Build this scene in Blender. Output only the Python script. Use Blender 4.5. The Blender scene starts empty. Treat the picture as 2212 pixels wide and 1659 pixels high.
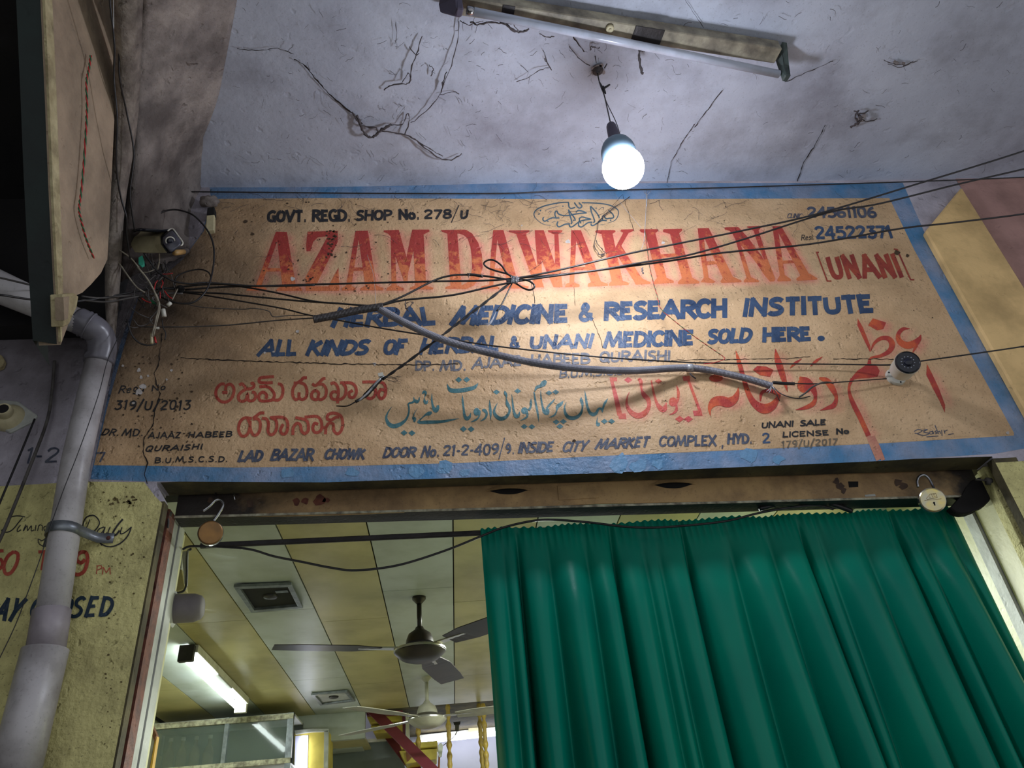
import bpy, bmesh, math, random
import numpy as np
from mathutils import Vector, Matrix
random.seed(7); rng = np.random.RandomState(5)
sc = bpy.context.scene
COL = sc.collection
# ------------------------------------------------------------------ camera
W, H, F, CZ = 2212, 1659, 1640.0, 1.5
def _d(x, y):
    return np.array([x - W/2, -(y - H/2), -F])
_Z = _d(850, -1560); _Z /= np.linalg.norm(_Z)
_Y = _d(985, 1935); _Y -= _Z*_Y.dot(_Z); _Y /= np.linalg.norm(_Y)
_X = np.cross(_Y, _Z)
R = np.array([_X, _Y, _Z])
cam = bpy.data.cameras.new('camera'); camo = bpy.data.objects.new('camera', cam); COL.objects.link(camo)
cam.sensor_width = 36; cam.sensor_fit = 'HORIZONTAL'; cam.lens = 36*F/W; cam.clip_start = .02
M4 = Matrix([list(R[i])+[0] for i in range(3)]+[[0, 0, 0, 1]]); M4.translation = (0, 0, CZ)
camo.matrix_world = M4
sc.camera = camo
# ------------------------------------------------------------------ world, exposure
wd = bpy.data.worlds.new('world'); sc.world = wd; wd.use_nodes = True
bg = wd.node_tree.nodes['Background']; bg.inputs[0].default_value = (.92, .95, 1, 1); bg.inputs[1].default_value = .24
sc.view_settings.view_transform = 'Standard'; sc.view_settings.look = 'None'
sc.view_settings.gamma = 1; sc.view_settings.use_curve_mapping = False
sc.view_settings.exposure = 1.13
BULB = 70.0      # emission of the hanging bulb
TUBE = 16.0       # emission of the tube lamps in the shop
def area(name, loc, size, power, col, rot=(0, 0, 0)):
    l = bpy.data.lights.new(name, 'AREA'); l.shape = 'RECTANGLE'; l.size, l.size_y = size; l.energy = power; l.color = col
    o = bpy.data.objects.new(name, l); o.location = loc; o.rotation_euler = rot; COL.objects.link(o); return o
# added fill for the shop interior, no fixture, hidden behind the curtain
area('shop_fill', (.95, 3.6, 2.60), (1.2, .08), 72, (.93, 1, .93))
# ------------------------------------------------------------------ rays -> places in the room
def ray(x, y):
    return R @ _d(x, y)
def P(x, y, Y=2.0):
    r = ray(x, y); v = r*(Y/r[1]); return Vector((v[0], v[1], v[2]+CZ))
def PZ(x, y, z):
    r = ray(x, y); v = r*((z-CZ)/r[2]); return Vector((v[0], v[1], v[2]+CZ))
def PX(x, y, X):
    r = ray(x, y); v = r*(X/r[0]); return Vector((v[0], v[1], v[2]+CZ))
WY = 2.0; CEIL = 2.33+CZ; SC = 1.15+CZ; LIN = 1.055+CZ
# ------------------------------------------------------------------ materials
def lin(c):
    return tuple(((v/255)/12.92 if v/255 <= .04045 else ((v/255+.055)/1.055)**2.4) for v in c)+(1,)
def mat(name, c1, c2=None, rough=.8, nscale=6, bump=0, bscale=80, metal=0, dirt=None, dscale=3, damt=.5, fine=0, spec=.5, soot=0, glow=None, attr=False, obj=False):
    m = bpy.data.materials.new(name); m.use_nodes = True; nt = m.node_tree; N = nt.nodes; L = nt.links
    b = N['Principled BSDF']; b.inputs['Roughness'].default_value = rough; b.inputs['Metallic'].default_value = metal
    b.inputs['Specular IOR Level'].default_value = spec
    if obj:
        pos = N.new('ShaderNodeTexCoord').outputs['Object']
    else:
        pos = N.new('ShaderNodeNewGeometry').outputs['Position']
    def noise(s, det=4, r=.55):
        n = N.new('ShaderNodeTexNoise'); n.inputs['Scale'].default_value = s; n.inputs['Detail'].default_value = det; n.inputs['Roughness'].default_value = r
        L.new(pos, n.inputs['Vector']); return n.outputs[0]
    def ramp(f, a, bb):
        r = N.new('ShaderNodeMapRange'); r.inputs[1].default_value = a; r.inputs[2].default_value = bb; L.new(f, r.inputs[0]); return r.outputs[0]
    def mix(f, a, bb):
        x = N.new('ShaderNodeMix'); x.data_type = 'RGBA'
        if hasattr(f, 'links'): L.new(f, x.inputs[0])
        else: x.inputs[0].default_value = f
        for s, v in ((6, a), (7, bb)):
            if hasattr(v, 'links'): L.new(v, x.inputs[s])
            else: x.inputs[s].default_value = v
        return x.outputs[2]
    def math_(op, a, bb):
        x = N.new('ShaderNodeMath'); x.operation = op
        for i, v in enumerate((a, bb)):
            if hasattr(v, 'links'): L.new(v, x.inputs[i])
            else: x.inputs[i].default_value = v
        return x.outputs[0]
    c = mix(ramp(noise(nscale), .35, .65), lin(c1), lin(c2 or c1))
    if attr:
        a = N.new('ShaderNodeAttribute'); a.attribute_name = 'pink'
        c = mix(math_('MULTIPLY', a.outputs['Fac'], ramp(noise(25), .1, .6)), c, lin((226, 140, 120)))
    if glow: c = glow(N, L, pos, noise, ramp, mix, math_, c)
    if dirt: c = mix(math_('MULTIPLY', ramp(noise(dscale, 8, .65), .45, .75), damt), c, lin(dirt))
    if fine: c = mix(math_('MULTIPLY', ramp(noise(160, 2), .62, .72), fine), c, lin((60, 50, 42)))
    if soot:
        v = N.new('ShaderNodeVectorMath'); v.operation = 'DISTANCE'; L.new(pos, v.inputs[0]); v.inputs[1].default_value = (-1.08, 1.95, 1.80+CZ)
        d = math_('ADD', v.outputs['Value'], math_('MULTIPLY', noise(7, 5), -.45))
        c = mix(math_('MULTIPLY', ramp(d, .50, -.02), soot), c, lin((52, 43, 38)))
    L.new(c, b.inputs['Base Color'])
    if bump:
        h = math_('ADD', math_('MULTIPLY', noise(bscale, 3), 1), math_('MULTIPLY', noise(bscale*.18, 4), 1.6))
        h = math_('ADD', h, math_('MULTIPLY', ramp(noise(bscale*.55, 2, .4), .34, .24), -1.2))
        bn = N.new('ShaderNodeBump'); bn.inputs['Strength'].default_value = bump; bn.inputs['Distance'].default_value = .006
        L.new(h, bn.inputs['Height']); L.new(bn.outputs[0], b.inputs['Normal'])
    return m
def emit(name, c, s):
    m = bpy.data.materials.new(name); m.use_nodes = True; b = m.node_tree.nodes['Principled BSDF']
    b.inputs['Base Color'].default_value = lin(c); b.inputs['Emission Color'].default_value = lin(c); b.inputs['Emission Strength'].default_value = s
    return m
def red_grad(N, L, pos, noise, ramp, mix, math_, c):
    s = N.new('ShaderNodeSeparateXYZ'); L.new(pos, s.inputs[0])
    t = math_('ADD', ramp(s.outputs['Z'], 2.0+CZ, 1.82+CZ), math_('MULTIPLY', math_('ADD', noise(32, 6, .7), -.5), 3.8))
    return mix(ramp(t, .25, .75), lin((166, 58, 50)), lin((206, 116, 70)))
def red_grad2(N, L, pos, noise, ramp, mix, math_, c):
    return mix(ramp(noise(14, 5), .45, .62), lin((172, 58, 50)), lin((205, 92, 52)))
M = {}
M['yellow'] = mat('ochre_sign_paint', (216, 182, 140), (200, 164, 122), .62, 4, .55, 75, dirt=(140, 112, 74), dscale=5, damt=.55, fine=.55, soot=.92, attr=True)
M['yellow2'] = mat('yellow_pilaster_paint', (242, 204, 140), (226, 190, 128), .7, 4, .35, 60, dirt=(120, 96, 60), dscale=4, damt=.5)
M['blue'] = mat('blue_border_paint', (72, 130, 174), (140, 156, 184), .5, 7, .5, 75, dirt=(80, 88, 96), dscale=5, damt=.5, fine=.4, soot=.8)
M['navy'] = mat('navy_lettering_paint', (44, 64, 94), (66, 88, 118), .5, 14, .5, 75, fine=.3, soot=.6)
M['slate'] = mat('slate_lettering_paint', (54, 62, 84), (92, 98, 112), .6, 30, .5, 75, fine=.5, soot=.6)
M['blackp'] = mat('black_lettering_paint', (26, 27, 32), (52, 50, 50), .55, 25, .5, 75, fine=.2)
M['green'] = mat('green_lettering_paint', (34, 88, 92), (84, 132, 138), .55, 14, .5, 75, fine=.3)
M['brick'] = mat('brick_red_lettering_paint', (168, 62, 48), (186, 88, 66), .6, 14, .5, 75, fine=.4, soot=.5)
M['head'] = mat('heading_red_orange_paint', (178, 52, 44), None, .55, 14, .5, 75, fine=.3, glow=red_grad)
M['redu'] = mat('red_script_paint', (178, 52, 44), None, .6, 14, .5, 75, fine=.3, glow=red_grad2)
M['faded'] = mat('faded_script_paint', (190, 124, 104), (206, 150, 120), .6, 14, .5, 75, fine=.3)
M['plaster'] = mat('grey_lime_plaster', (196, 190, 200), (172, 166, 176), .85, 5, .6, 55, dirt=(88, 80, 80), dscale=4, damt=.6, fine=.35, soot=.9)
M['ceil'] = mat('lavender_limewash', (200, 207, 222), (180, 186, 202), .85, 3, .28, 45, dirt=(104, 98, 106), dscale=3.2, damt=.62, fine=.25)
M['haunch'] = mat('sooty_grey_plaster', (172, 162, 154), (130, 122, 118), .9, 7, .8, 50, dirt=(62, 54, 50), dscale=6, damt=.75, fine=.4, soot=.95)
M['fin'] = mat('brown_dusty_plaster', (180, 158, 132), (152, 134, 112), .9, 6, .7, 50, dirt=(78, 64, 52), dscale=5, damt=.6)
M['fined'] = mat('pale_chipped_edge', (196, 184, 142), (160, 146, 108), .8, 20, .7, 60, dirt=(90, 74, 50), dscale=18, damt=.7)
M['dgreen'] = mat('shaded_green_face', (20, 36, 32), (12, 22, 20), .7, 6, .2, 60)  # shade of the fin's end face is mixed into this green
M['dark'] = mat('dark_unlit_plaster', (30, 28, 28), (20, 19, 20), .95, 5, .3, 50)  # near-black colour stands in for missing light left of the fin
M['pillar'] = mat('mustard_wall_paint', (224, 216, 146), (206, 198, 134), .75, 5, .8, 60, dirt=(104, 92, 58), dscale=7, damt=.7, fine=.5)
M['brownw'] = mat('brown_pink_wall_paint', (190, 148, 138), (168, 130, 122), .85, 4, .4, 50, dirt=(90, 66, 60), dscale=5, damt=.5)
M['soffit'] = mat('olive_sooty_soffit', (96, 86, 54), (60, 54, 38), .85, 9, .5, 50, dirt=(26, 22, 18), dscale=8, damt=.8)
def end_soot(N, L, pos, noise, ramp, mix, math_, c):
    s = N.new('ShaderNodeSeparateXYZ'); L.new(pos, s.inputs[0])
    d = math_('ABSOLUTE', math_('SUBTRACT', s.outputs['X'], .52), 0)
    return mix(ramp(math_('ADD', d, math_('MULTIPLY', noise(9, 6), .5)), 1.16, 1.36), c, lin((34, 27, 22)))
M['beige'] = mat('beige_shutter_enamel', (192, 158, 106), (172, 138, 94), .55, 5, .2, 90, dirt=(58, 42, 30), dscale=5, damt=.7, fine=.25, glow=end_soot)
M['edge'] = mat('chipped_pale_enamel', (190, 186, 160), (110, 104, 88), .6, 40, .3, 90)
M['metal'] = mat('dark_grimy_metal', (52, 48, 48), (34, 31, 32), .45, 12, .2, 90, metal=.3)
M['rust'] = mat('rusty_red_steel', (118, 66, 48), (80, 42, 34), .7, 30, .4, 90)
M['cream'] = mat('cream_jamb_paint', (206, 202, 150), (196, 194, 146), .5, 4, .1, 60, dirt=(90, 84, 60), dscale=5, damt=.4)
M['greyw'] = mat('off_white_frame', (186, 188, 180), (166, 168, 162), .6, 6, .15, 60, dirt=(90, 86, 70), dscale=6, damt=.5)
M['pw'] = mat('white_ceiling_sheet', (176, 182, 178), (164, 170, 160), .42, 3, .25, 7, dirt=(110, 108, 84), dscale=3, damt=.4)
M['py'] = mat('yellow_ceiling_sheet', (178, 168, 118), (162, 152, 104), .42, 3, .25, 7, dirt=(112, 104, 58), dscale=3, damt=.4)
M['lav'] = mat('lavender_white_wall', (196, 196, 214), (186, 186, 204), .8, 3, .05, 60)
M['cable'] = mat('black_cable_sheath', (22, 22, 24), (40, 38, 38), .42, 30, .1, 200)
M['cableg'] = mat('dusty_grey_cable', (92, 88, 84), (60, 56, 54), .7, 30, .1, 200)
M['wirew'] = mat('dirty_white_wire', (170, 162, 142), (120, 112, 98), .6, 40)
M['cobw'] = mat('sooty_cobweb', (62, 56, 56), (88, 82, 84), .95, 60)
M['thread'] = mat('pale_dusty_thread', (190, 190, 196), (150, 150, 150), .8, 60)
M['conduit'] = mat('grey_corrugated_plastic', (132, 132, 140), (108, 108, 116), .5, 20)
M['tape'] = mat('silver_tape', (190, 192, 196), (140, 142, 146), .35, 60, metal=.3)
M['pvc'] = mat('white_pvc_pipe', (196, 192, 192), (170, 166, 166), .38, 5, .05, 90, dirt=(86, 74, 66), dscale=5, damt=.65, fine=.2)
M['elbow'] = mat('grey_pvc_elbow', (120, 118, 126), (96, 94, 100), .3, 6, dirt=(60, 54, 50), dscale=8, damt=.6)
M['steel'] = mat('bright_steel', (190, 190, 192), (150, 150, 154), .22, 30, metal=.95)
M['galv'] = mat('galvanised_strap', (142, 148, 152), (110, 114, 118), .4, 30, metal=.6)
M['brass'] = mat('dull_brass', (150, 112, 66), (120, 92, 60), .38, 20, metal=.7)
M['gold'] = mat('bright_brass', (236, 214, 130), (200, 196, 170), .25, 30, metal=.85)
M['white'] = mat('white_plastic', (214, 212, 200), (196, 194, 180), .4, 8, dirt=(110, 104, 90), dscale=14, damt=.4)
M['ivory'] = mat('yellowed_plastic', (206, 196, 156), (184, 174, 138), .5, 8, dirt=(96, 84, 60), dscale=12, damt=.5)
M['blk'] = mat('black_gloss_plastic', (16, 17, 24), (26, 28, 38), .12, 8)
M['lens'] = mat('dark_glass_lens', (38, 40, 56), (22, 24, 36), .08, 8)
M['led'] = mat('clear_led_dome', (160, 164, 178), None, .2)
M['housing'] = mat('pale_blue_lamp_housing', (116, 140, 158), (100, 124, 142), .5, 8)
M['holder'] = mat('grey_lamp_holder', (84, 78, 96), (70, 64, 80), .6, 8)
M['fixt'] = mat('dirty_cream_fixture', (176, 168, 144), (120, 112, 98), .6, 14, .3, 60, dirt=(58, 52, 48), dscale=9, damt=.85)
M['tubeoff'] = mat('unlit_tube_glass', (206, 214, 232), (190, 198, 216), .18, 8, dirt=(110, 104, 100), dscale=9, damt=.4)
M['tubecap'] = mat('grimy_green_endcap', (70, 84, 80), (44, 50, 50), .6, 20)
M['fanm'] = mat('dusty_brown_fan_metal', (48, 40, 36), (36, 31, 28), .4, 10, metal=.4)
M['fanr'] = mat('bright_fan_band', (190, 188, 184), (160, 156, 150), .25, 10, metal=.7)
M['fang'] = mat('cream_grey_fan', (160, 156, 142), (134, 130, 118), .4, 10)
M['ventd'] = mat('dark_vent_grille', (18, 17, 17), (12, 12, 12), .9, 20)
M['maroon'] = mat('maroon_painted_steel', (112, 46, 56), (96, 38, 48), .5, 6)
M['ystep'] = mat('yellow_painted_steel', (204, 186, 84), (176, 158, 66), .5, 6, dirt=(100, 84, 40), damt=.5)
M['post'] = mat('old_gold_turned_wood', (168, 142, 62), (128, 104, 46), .45, 20)
M['glassd'] = mat('grey_cabinet_back', (98, 104, 98), (80, 86, 82), .4, 4)
M['wood'] = mat('brown_frame_wood', (122, 74, 44), (100, 60, 38), .4, 20)
M['goldf'] = mat('gold_frame_slip', (214, 170, 66), (190, 148, 54), .35, 20)
M['redw'] = mat('red_wire', (184, 44, 44), None, .5)
M['grnw'] = mat('green_wire', (30, 96, 60), None, .5)
M['teal'] = mat('teal_connector', (60, 170, 140), (40, 140, 116), .5)
M['crack'] = mat('crack_shadow_dirt', (34, 26, 22), None, 1)
M['void'] = mat('soot_black', (14, 12, 12), (22, 19, 18), .95, 20)
M['bottle'] = mat('amber_bottle', (170, 150, 104), (120, 104, 74), .15, 8)
M['floor'] = mat('worn_cement_floor', (120, 114, 106), (96, 92, 88), .8, 4, .2, 30)
M['bulb'] = emit('lit_bulb_globe', (235, 240, 255), BULB)
M['tubeon'] = emit('lit_tube', (236, 250, 246), TUBE)
M['tubedim'] = emit('lit_tube_at_the_back', (236, 240, 255), TUBE*.35)
def curtain_mat():
    m = mat('teal_satin_cloth', (0, 128, 102), (0, 116, 96), .30, 3, .05, 300, spec=.22)
    b = m.node_tree.nodes['Principled BSDF']; b.inputs['Sheen Weight'].default_value = .0; b.inputs['Sheen Tint'].default_value = lin((150, 190, 180))
    return m
M['curtain'] = curtain_mat()
def glass_mat():
    m = bpy.data.materials.new('dusty_cabinet_glass'); m.use_nodes = True; b = m.node_tree.nodes['Principled BSDF']
    b.inputs['Base Color'].default_value = lin((104, 116, 110)); b.inputs['Roughness'].default_value = .06; b.inputs['Alpha'].default_value = .5
    return m
M['glass'] = glass_mat()
# ------------------------------------------------------------------ object helpers
def link(name, me, m, parent=None, smooth=False, label=None):
    o = bpy.data.objects.new(name, me); COL.objects.link(o)
    if m is not None: me.materials.append(m)
    if parent is not None: o.parent = parent; o.matrix_parent_inverse = Matrix.Translation(-parent.location) if parent.type == 'EMPTY' else Matrix()
    if smooth: me.polygons.foreach_set('use_smooth', [True]*len(me.polygons))
    if label: o['label'] = label
    return o
def mesh(name, v, f, m, parent=None, smooth=False, label=None):
    me = bpy.data.meshes.new(name); me.from_pydata([tuple(a) for a in v], [], [tuple(a) for a in f]); me.update()
    return link(name, me, m, parent, smooth, label)
def tag(o, label, cat, group=None):
    o['label'] = label; o['category'] = cat
    if group: o['group'] = group
    return o
def thing(name, loc, label, cat, group=None):
    o = bpy.data.objects.new(name, None); COL.objects.link(o); o.location = loc; o.empty_display_size = .05
    return tag(o, label, cat, group)
def struct(o): o['kind'] = 'structure'; return o
def boxv(lo, hi):
    (a, b, c), (d, e, f) = lo, hi
    return [(a, b, c), (d, b, c), (d, e, c), (a, e, c), (a, b, f), (d, b, f), (d, e, f), (a, e, f)]
BF = [(0, 3, 2, 1), (4, 5, 6, 7), (0, 1, 5, 4), (1, 2, 6, 5), (2, 3, 7, 6), (3, 0, 4, 7)]
def bm_obj(name, bm, m, parent=None, smooth=False, label=None):
    me = bpy.data.meshes.new(name); bm.normal_update(); bm.to_mesh(me); bm.free(); return link(name, me, m, parent, smooth, label)
def box(name, lo, hi, m, parent=None, bev=0, label=None):
    if not bev: return mesh(name, boxv(lo, hi), BF, m, parent, label=label)
    bm = bmesh.new(); vs = [bm.verts.new(p) for p in boxv(lo, hi)]
    for f in BF: bm.faces.new([vs[i] for i in f])
    bmesh.ops.bevel(bm, geom=list(bm.edges), offset=bev, segments=2, affect='EDGES')
    return bm_obj(name, bm, m, parent, label=label)
def prism(name, poly, d, m, parent=None, label=None, bev=0):
    """solid from a list of 3-D corner points, pushed back by the vector d"""
    n = len(poly); v = [Vector(p) for p in poly]; v2 = [p+Vector(d) for p in v]
    f = [tuple(range(n)), tuple(range(2*n-1, n-1, -1))]+[(i, i+n, (i+1) % n+n, (i+1) % n) for i in range(n)]
    if bev:
        bm = bmesh.new(); vs = [bm.verts.new(p) for p in v+v2]
        for q in f: bm.faces.new([vs[i] for i in q])
        bmesh.ops.bevel(bm, geom=list(bm.edges), offset=bev, segments=1, affect='EDGES')
        return bm_obj(name, bm, m, parent, label=label)
    return mesh(name, v+v2, f, m, parent, label=label)
def crom(pts, n=6, closed=False):
    p = [Vector(a) for a in pts]
    if len(p) < 3: return p
    out = []
    N_ = len(p)
    rg = range(N_) if closed else range(N_-1)
    for i in rg:
        a = p[(i-1) % N_] if closed or i > 0 else p[0]*2-p[1]
        b, c = p[i], p[(i+1) % N_]
        d = p[(i+2) % N_] if closed or i+2 < N_ else p[-1]*2-p[-2]
        for k in range(n):
            t = k/n
            out.append(.5*((2*b)+(c-a)*t+(2*a-5*b+4*c-d)*t*t+(3*b-a-3*c+d)*t*t*t))
    if not closed: out.append(p[-1])
    return out
def tube_vf(pts, r, sides=8, closed=False, v0=0):
    pts = [Vector(p) for p in pts]; n = len(pts)
    rr = r if hasattr(r, '__len__') else [r]*n
    V, Fc = [], []
    t0 = (pts[1]-pts[0]).normalized(); u = t0.orthogonal().normalized()
    for i, p in enumerate(pts):
        if closed: t = (pts[(i+1) % n]-pts[i-1])
        else: t = pts[min(i+1, n-1)]-pts[max(i-1, 0)]
        if t.length < 1e-9: t = t0.copy()
        t.normalize(); u = (u-t*u.dot(t))
        u = u.normalized() if u.length > 1e-6 else t.orthogonal().normalized()
        w = t.cross(u)
        for k in range(sides):
            a = 2*math.pi*k/sides; V.append(p+(u*math.cos(a)+w*math.sin(a))*rr[i])
    m = n if closed else n-1
    for i in range(m):
        for k in range(sides):
            a, b = i*sides+k, i*sides+(k+1) % sides; c, d = ((i+1) % n)*sides+(k+1) % sides, ((i+1) % n)*sides+k
            Fc.append((a+v0, b+v0, c+v0, d+v0))
    if not closed:
        Fc.append(tuple(v0+k for k in reversed(range(sides)))); Fc.append(tuple(v0+(n-1)*sides+k for k in range(sides)))
    return V, Fc
def tube(name, pts, r, m, parent=None, sides=8, smooth=True, closed=False, label=None):
    V, Fc = tube_vf(pts, r, sides, closed); return mesh(name, V, Fc, m, parent, smooth, label)
def lathe(name, prof, o, ax, m, parent=None, n=24, smooth=True, label=None):
    """prof: (distance along the axis, radius)"""
    o = Vector(o); ax = Vector(ax).normalized(); u = ax.orthogonal().normalized(); w = ax.cross(u)
    V, Fc = [], []
    for (h, r) in prof:
        for k in range(n):
            a = 2*math.pi*k/n; V.append(o+ax*h+(u*math.cos(a)+w*math.sin(a))*max(r, 1e-5))
    for i in range(len(prof)-1):
        for k in range(n):
            Fc.append((i*n+k, i*n+(k+1) % n, (i+1)*n+(k+1) % n, (i+1)*n+k))
    Fc.append(tuple(reversed(range(n)))); Fc.append(tuple((len(prof)-1)*n+k for k in range(n)))
    ob = mesh(name, V, Fc, m, parent, smooth, label)
    if smooth:
        try:
            ob.data.set_sharp_from_angle(angle=math.radians(40))
        except Exception: pass
    return ob
def pxs(l, sx=0, sy=0, k=1.0):
    return [(sx+a[0]/k, sy+a[1]/k)+tuple(a[2:]) for a in l]
# ------------------------------------------------------------------ SETTING
SGN = [  # outline of the sign: outer edge of the blue border, in photograph pixels
    (452, 397), (1950, 395), (1996, 500), (2167, 807), (2212, 893), (2240, 943), (2252, 962), (2150, 980), (1900, 996), (1300, 1022), (700, 1042), (310, 1040), (195, 1035), (245, 800), (262, 735), (298, 640), (393, 560), (438, 500), (456, 430)]
lintL, lintR = P(335, 1042).z, P(2142, 986).z
JL, JR = -.775, 1.732
def wall_piece(name, poly, depth, m, par=None, label=None):
    return prism(name, [(x, WY, z) for x, z in poly], (0, depth, 0), m, par, label)
wf = wall_piece('wall_front', [(-2.6, LIN), (JL-.03, LIN+.02), (JL-.03, lintL), (JR, lintR), (JR+.0, LIN-.03), (3.6, LIN-.03), (3.6, CEIL+.1), (-2.6, CEIL+.1)], .085, M['plaster']); struct(wf)
wl = wall_piece('wall_left', [(-2.6, 0), (JL, 0), (JL, LIN-.03), (JL-.03, LIN+.02), (-2.6, LIN)], .03, M['plaster']); struct(wl)
wr = wall_piece('wall_right', [(JR, 0), (3.6, 0), (3.6, LIN-.03), (JR, LIN-.03)], .03, M['plaster']); struct(wr)
# mustard paint on the left pillar, broken at the corner
pp = [(P(*q).x, P(*q).z) for q in [(0, 1030), (195, 1035), (312, 1042), (335, 1072), (350, 1088)]]
zt = P(200, 1040).z
mesh('painted_dado', [(x, WY-.0012, z) for x, z in [(-2.6, 0), (JL-.003, 0), (JL-.003, pp[4][1]), (pp[3][0], pp[3][1]), (pp[2][0], pp[2][1]), (-1.0, zt), (-2.6, zt-.01)]], [(0, 1, 2, 3, 4, 5, 6)], M['pillar'], wl, label='mustard yellow paint on the lower wall')
mesh('painted_dado', [(x, WY-.0012, z) for x, z in [(JR+.002, 0), (3.6, 0), (3.6, 1.05+CZ-.03), (P(2150, 1000).x, P(2150, 1000).z)]], [(0, 1, 2, 3)], M['pillar'], wr, label='dirty mustard paint beside the right jamb')
# ceiling of the arcade
nx, ny = 60, 44
gv, gf = [], []
x0, x1, y0, y1 = -.86, 3.6, -1.2, 2.0
for j in range(ny+1):
    for i in range(nx+1):
        x = x0+(x1-x0)*i/nx; y = y0+(y1-y0)*j/ny
        xx = x-(x < 0)*0
        gv.append((xx, y, CEIL+.006*math.sin(3.1*x+1.3*y)*math.sin(2.2*y)))
gf = [(j*(nx+1)+i, (j+1)*(nx+1)+i, (j+1)*(nx+1)+i+1, j*(nx+1)+i+1) for j in range(ny) for i in range(nx)]
k0 = len(gv); gv += [(x0, y0, CEIL+.12), (x1, y0, CEIL+.12), (x1, y1, CEIL+.12), (x0, y1, CEIL+.12)]; gf.append((k0, k0+1, k0+2, k0+3))
ce = mesh('ceiling', gv, gf, M['ceil'], smooth=True); struct(ce)
struct(box('floor', (-2.6, -1.2, -.1), (3.6, 6.6, 0), M['floor']))
# sooty haunch that runs from the ceiling down to the left corner of the sign
right = [(540, -180, 1), (512, 0, 1), (476, 190, 1), (437, 400, 2), (409, 545, 2)]
def hp(x, y, k):
    return PZ(x, y, CEIL-.001) if k == 1 else P(x, y, WY)
RG = [hp(*q) for q in right]
LGp = [(322, -180, .86), (311, 0, 1.16), (300, 190, 1.42), (292, 400, 1.66), (262, 610, 1.9)]
LG = [P(x, y, Y) for x, y, Y in LGp]
RGs = crom(RG, 6); LGs = crom(LG, 6)
V, Fc = [], []
nu = 16
for j, (a, b) in enumerate(zip(RGs, LGs)):
    for i in range(nu+1):
        t = i/nu; p = a.lerp(b, t)
        if 0 < i < nu: p = p+Vector((rng.normal(0, .003), rng.normal(0, .003), rng.normal(0, .004)))
        V.append(p)
for j in range(len(RGs)-1):
    for i in range(nu):
        a = j*(nu+1)+i; Fc.append((a, a+1, a+nu+2, a+nu+1))
ha = mesh('trim_1', V, Fc, M['haunch'], smooth=True); struct(ha)
sol = ha.modifiers.new('thick', 'SOLIDIFY'); sol.thickness = .02; sol.offset = -1
# pale weathered post between haunch and fin
pl = [(243, -120, 1.0), (245, 0, 1.12), (247, 250, 1.42), (234, 430, 1.6), (226, 600, 1.8), (232, 770, 1.93)]
pr = [(322, -120, 1.0), (310, 0, 1.14), (299, 250, 1.46), (270, 450, 1.66), (260, 610, 1.84), (246, 770, 1.94)]
A = crom([P(*q) for q in pl], 5); B = crom([P(*q) for q in pr], 5)
V, Fc = [], []
for i, (a, b) in enumerate(zip(A, B)):
    c = (a+b)/2; away = (c-Vector((0, 0, CZ))).normalized()
    V += [a+away*.03, a.lerp(b, .25)+Vector((.004*math.sin(i), 0, 0)), a.lerp(b, .75), b+away*.03, c+away*.09]
for i in range(len(A)-1):
    for k in range(4):
        a = i*5+k; Fc.append((a, a+1, a+6, a+5))
    Fc.append((i*5+4, i*5, i*5+5, i*5+9))
struct(mesh('trim_2', V, Fc, mat('weathered_post', (148, 138, 126), (108, 98, 90), .9, 25, .9, 60, dirt=(60, 52, 46), dscale=9, damt=.7), smooth=True))
# brown plastered fin in front of the left corner
FX = -.90
outl = [(90, -150), (95, 0), (104, 200), (112, 400), (122, 600), (131, 745), (146, 705), (160, 640), (178, 632), (196, 615), (218, 590), (232, 560), (238, 450), (247, 260), (245, 0), (240, -150)]
fin = prism('trim_3', [PX(x, y, FX) for x, y in outl], (-.05, 0, 0), M['fin']); struct(fin)
band = [(92, -150), (97, 0), (106, 200), (114, 400), (124, 600), (132, 738)]
bandr = [(112, -150), (113, 0), (122, 200), (129, 400), (136, 600), (134, 738)]
prism('chipped_edge', [PX(x, y, FX+.004) for x, y in band+bandr[::-1]], (-.006, 0, 0), M['fined'], fin)
prism('edge_block', [PX(x, y, FX+.022) for x, y in [(136, 636), (161, 633), (170, 640), (166, 664), (150, 700), (138, 706)]], (-.03, 0, 0), M['fined'], fin, bev=.002)
prism('edge_block', [PX(x, y, FX+.024) for x, y in [(137, 642), (150, 640), (147, 688), (139, 692)]], (-.02, 0, 0), M['fin'], fin)
dg = [PX(x, y, FX-.045) for x, y in [(66, -150), (74, 0), (84, 200), (93, 400), (104, 600), (118, 735)]]
dl = [q+Vector((-.045, -.004, 0)) for q in dg]
edge_r = [PX(x, y, FX-.001) for x, y in [(90, -150), (95, 0), (104, 200), (112, 400), (122, 600), (131, 745)]]
V = edge_r+[p+Vector((-.055, -.02, 0)) for p in edge_r]+[p+Vector((-.06, .08, 0)) for p in edge_r]
n = len(edge_r)
Fc = [(i, i+1, n+i+1, n+i) for i in range(n-1)]+[(n+i, n+i+1, 2*n+i+1, 2*n+i) for i in range(n-1)]
mesh('shaded_green_edge', V, Fc, M['dgreen'], fin, label='end face in dark green, shade put into its colour')  # end face turned from the bulb, its shade painted as dark colour
# space left of the fin; its shade is put into the near-black colour
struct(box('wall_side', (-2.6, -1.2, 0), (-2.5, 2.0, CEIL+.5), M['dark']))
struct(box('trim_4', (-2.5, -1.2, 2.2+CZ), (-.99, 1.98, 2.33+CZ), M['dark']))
struct(box('trim_shade', (-2.5, 1.93, 1.62+CZ), (-1.03, 1.999, 2.2+CZ), M['dark']))  # slab added to darken the wall where the fin's shadow falls
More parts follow.
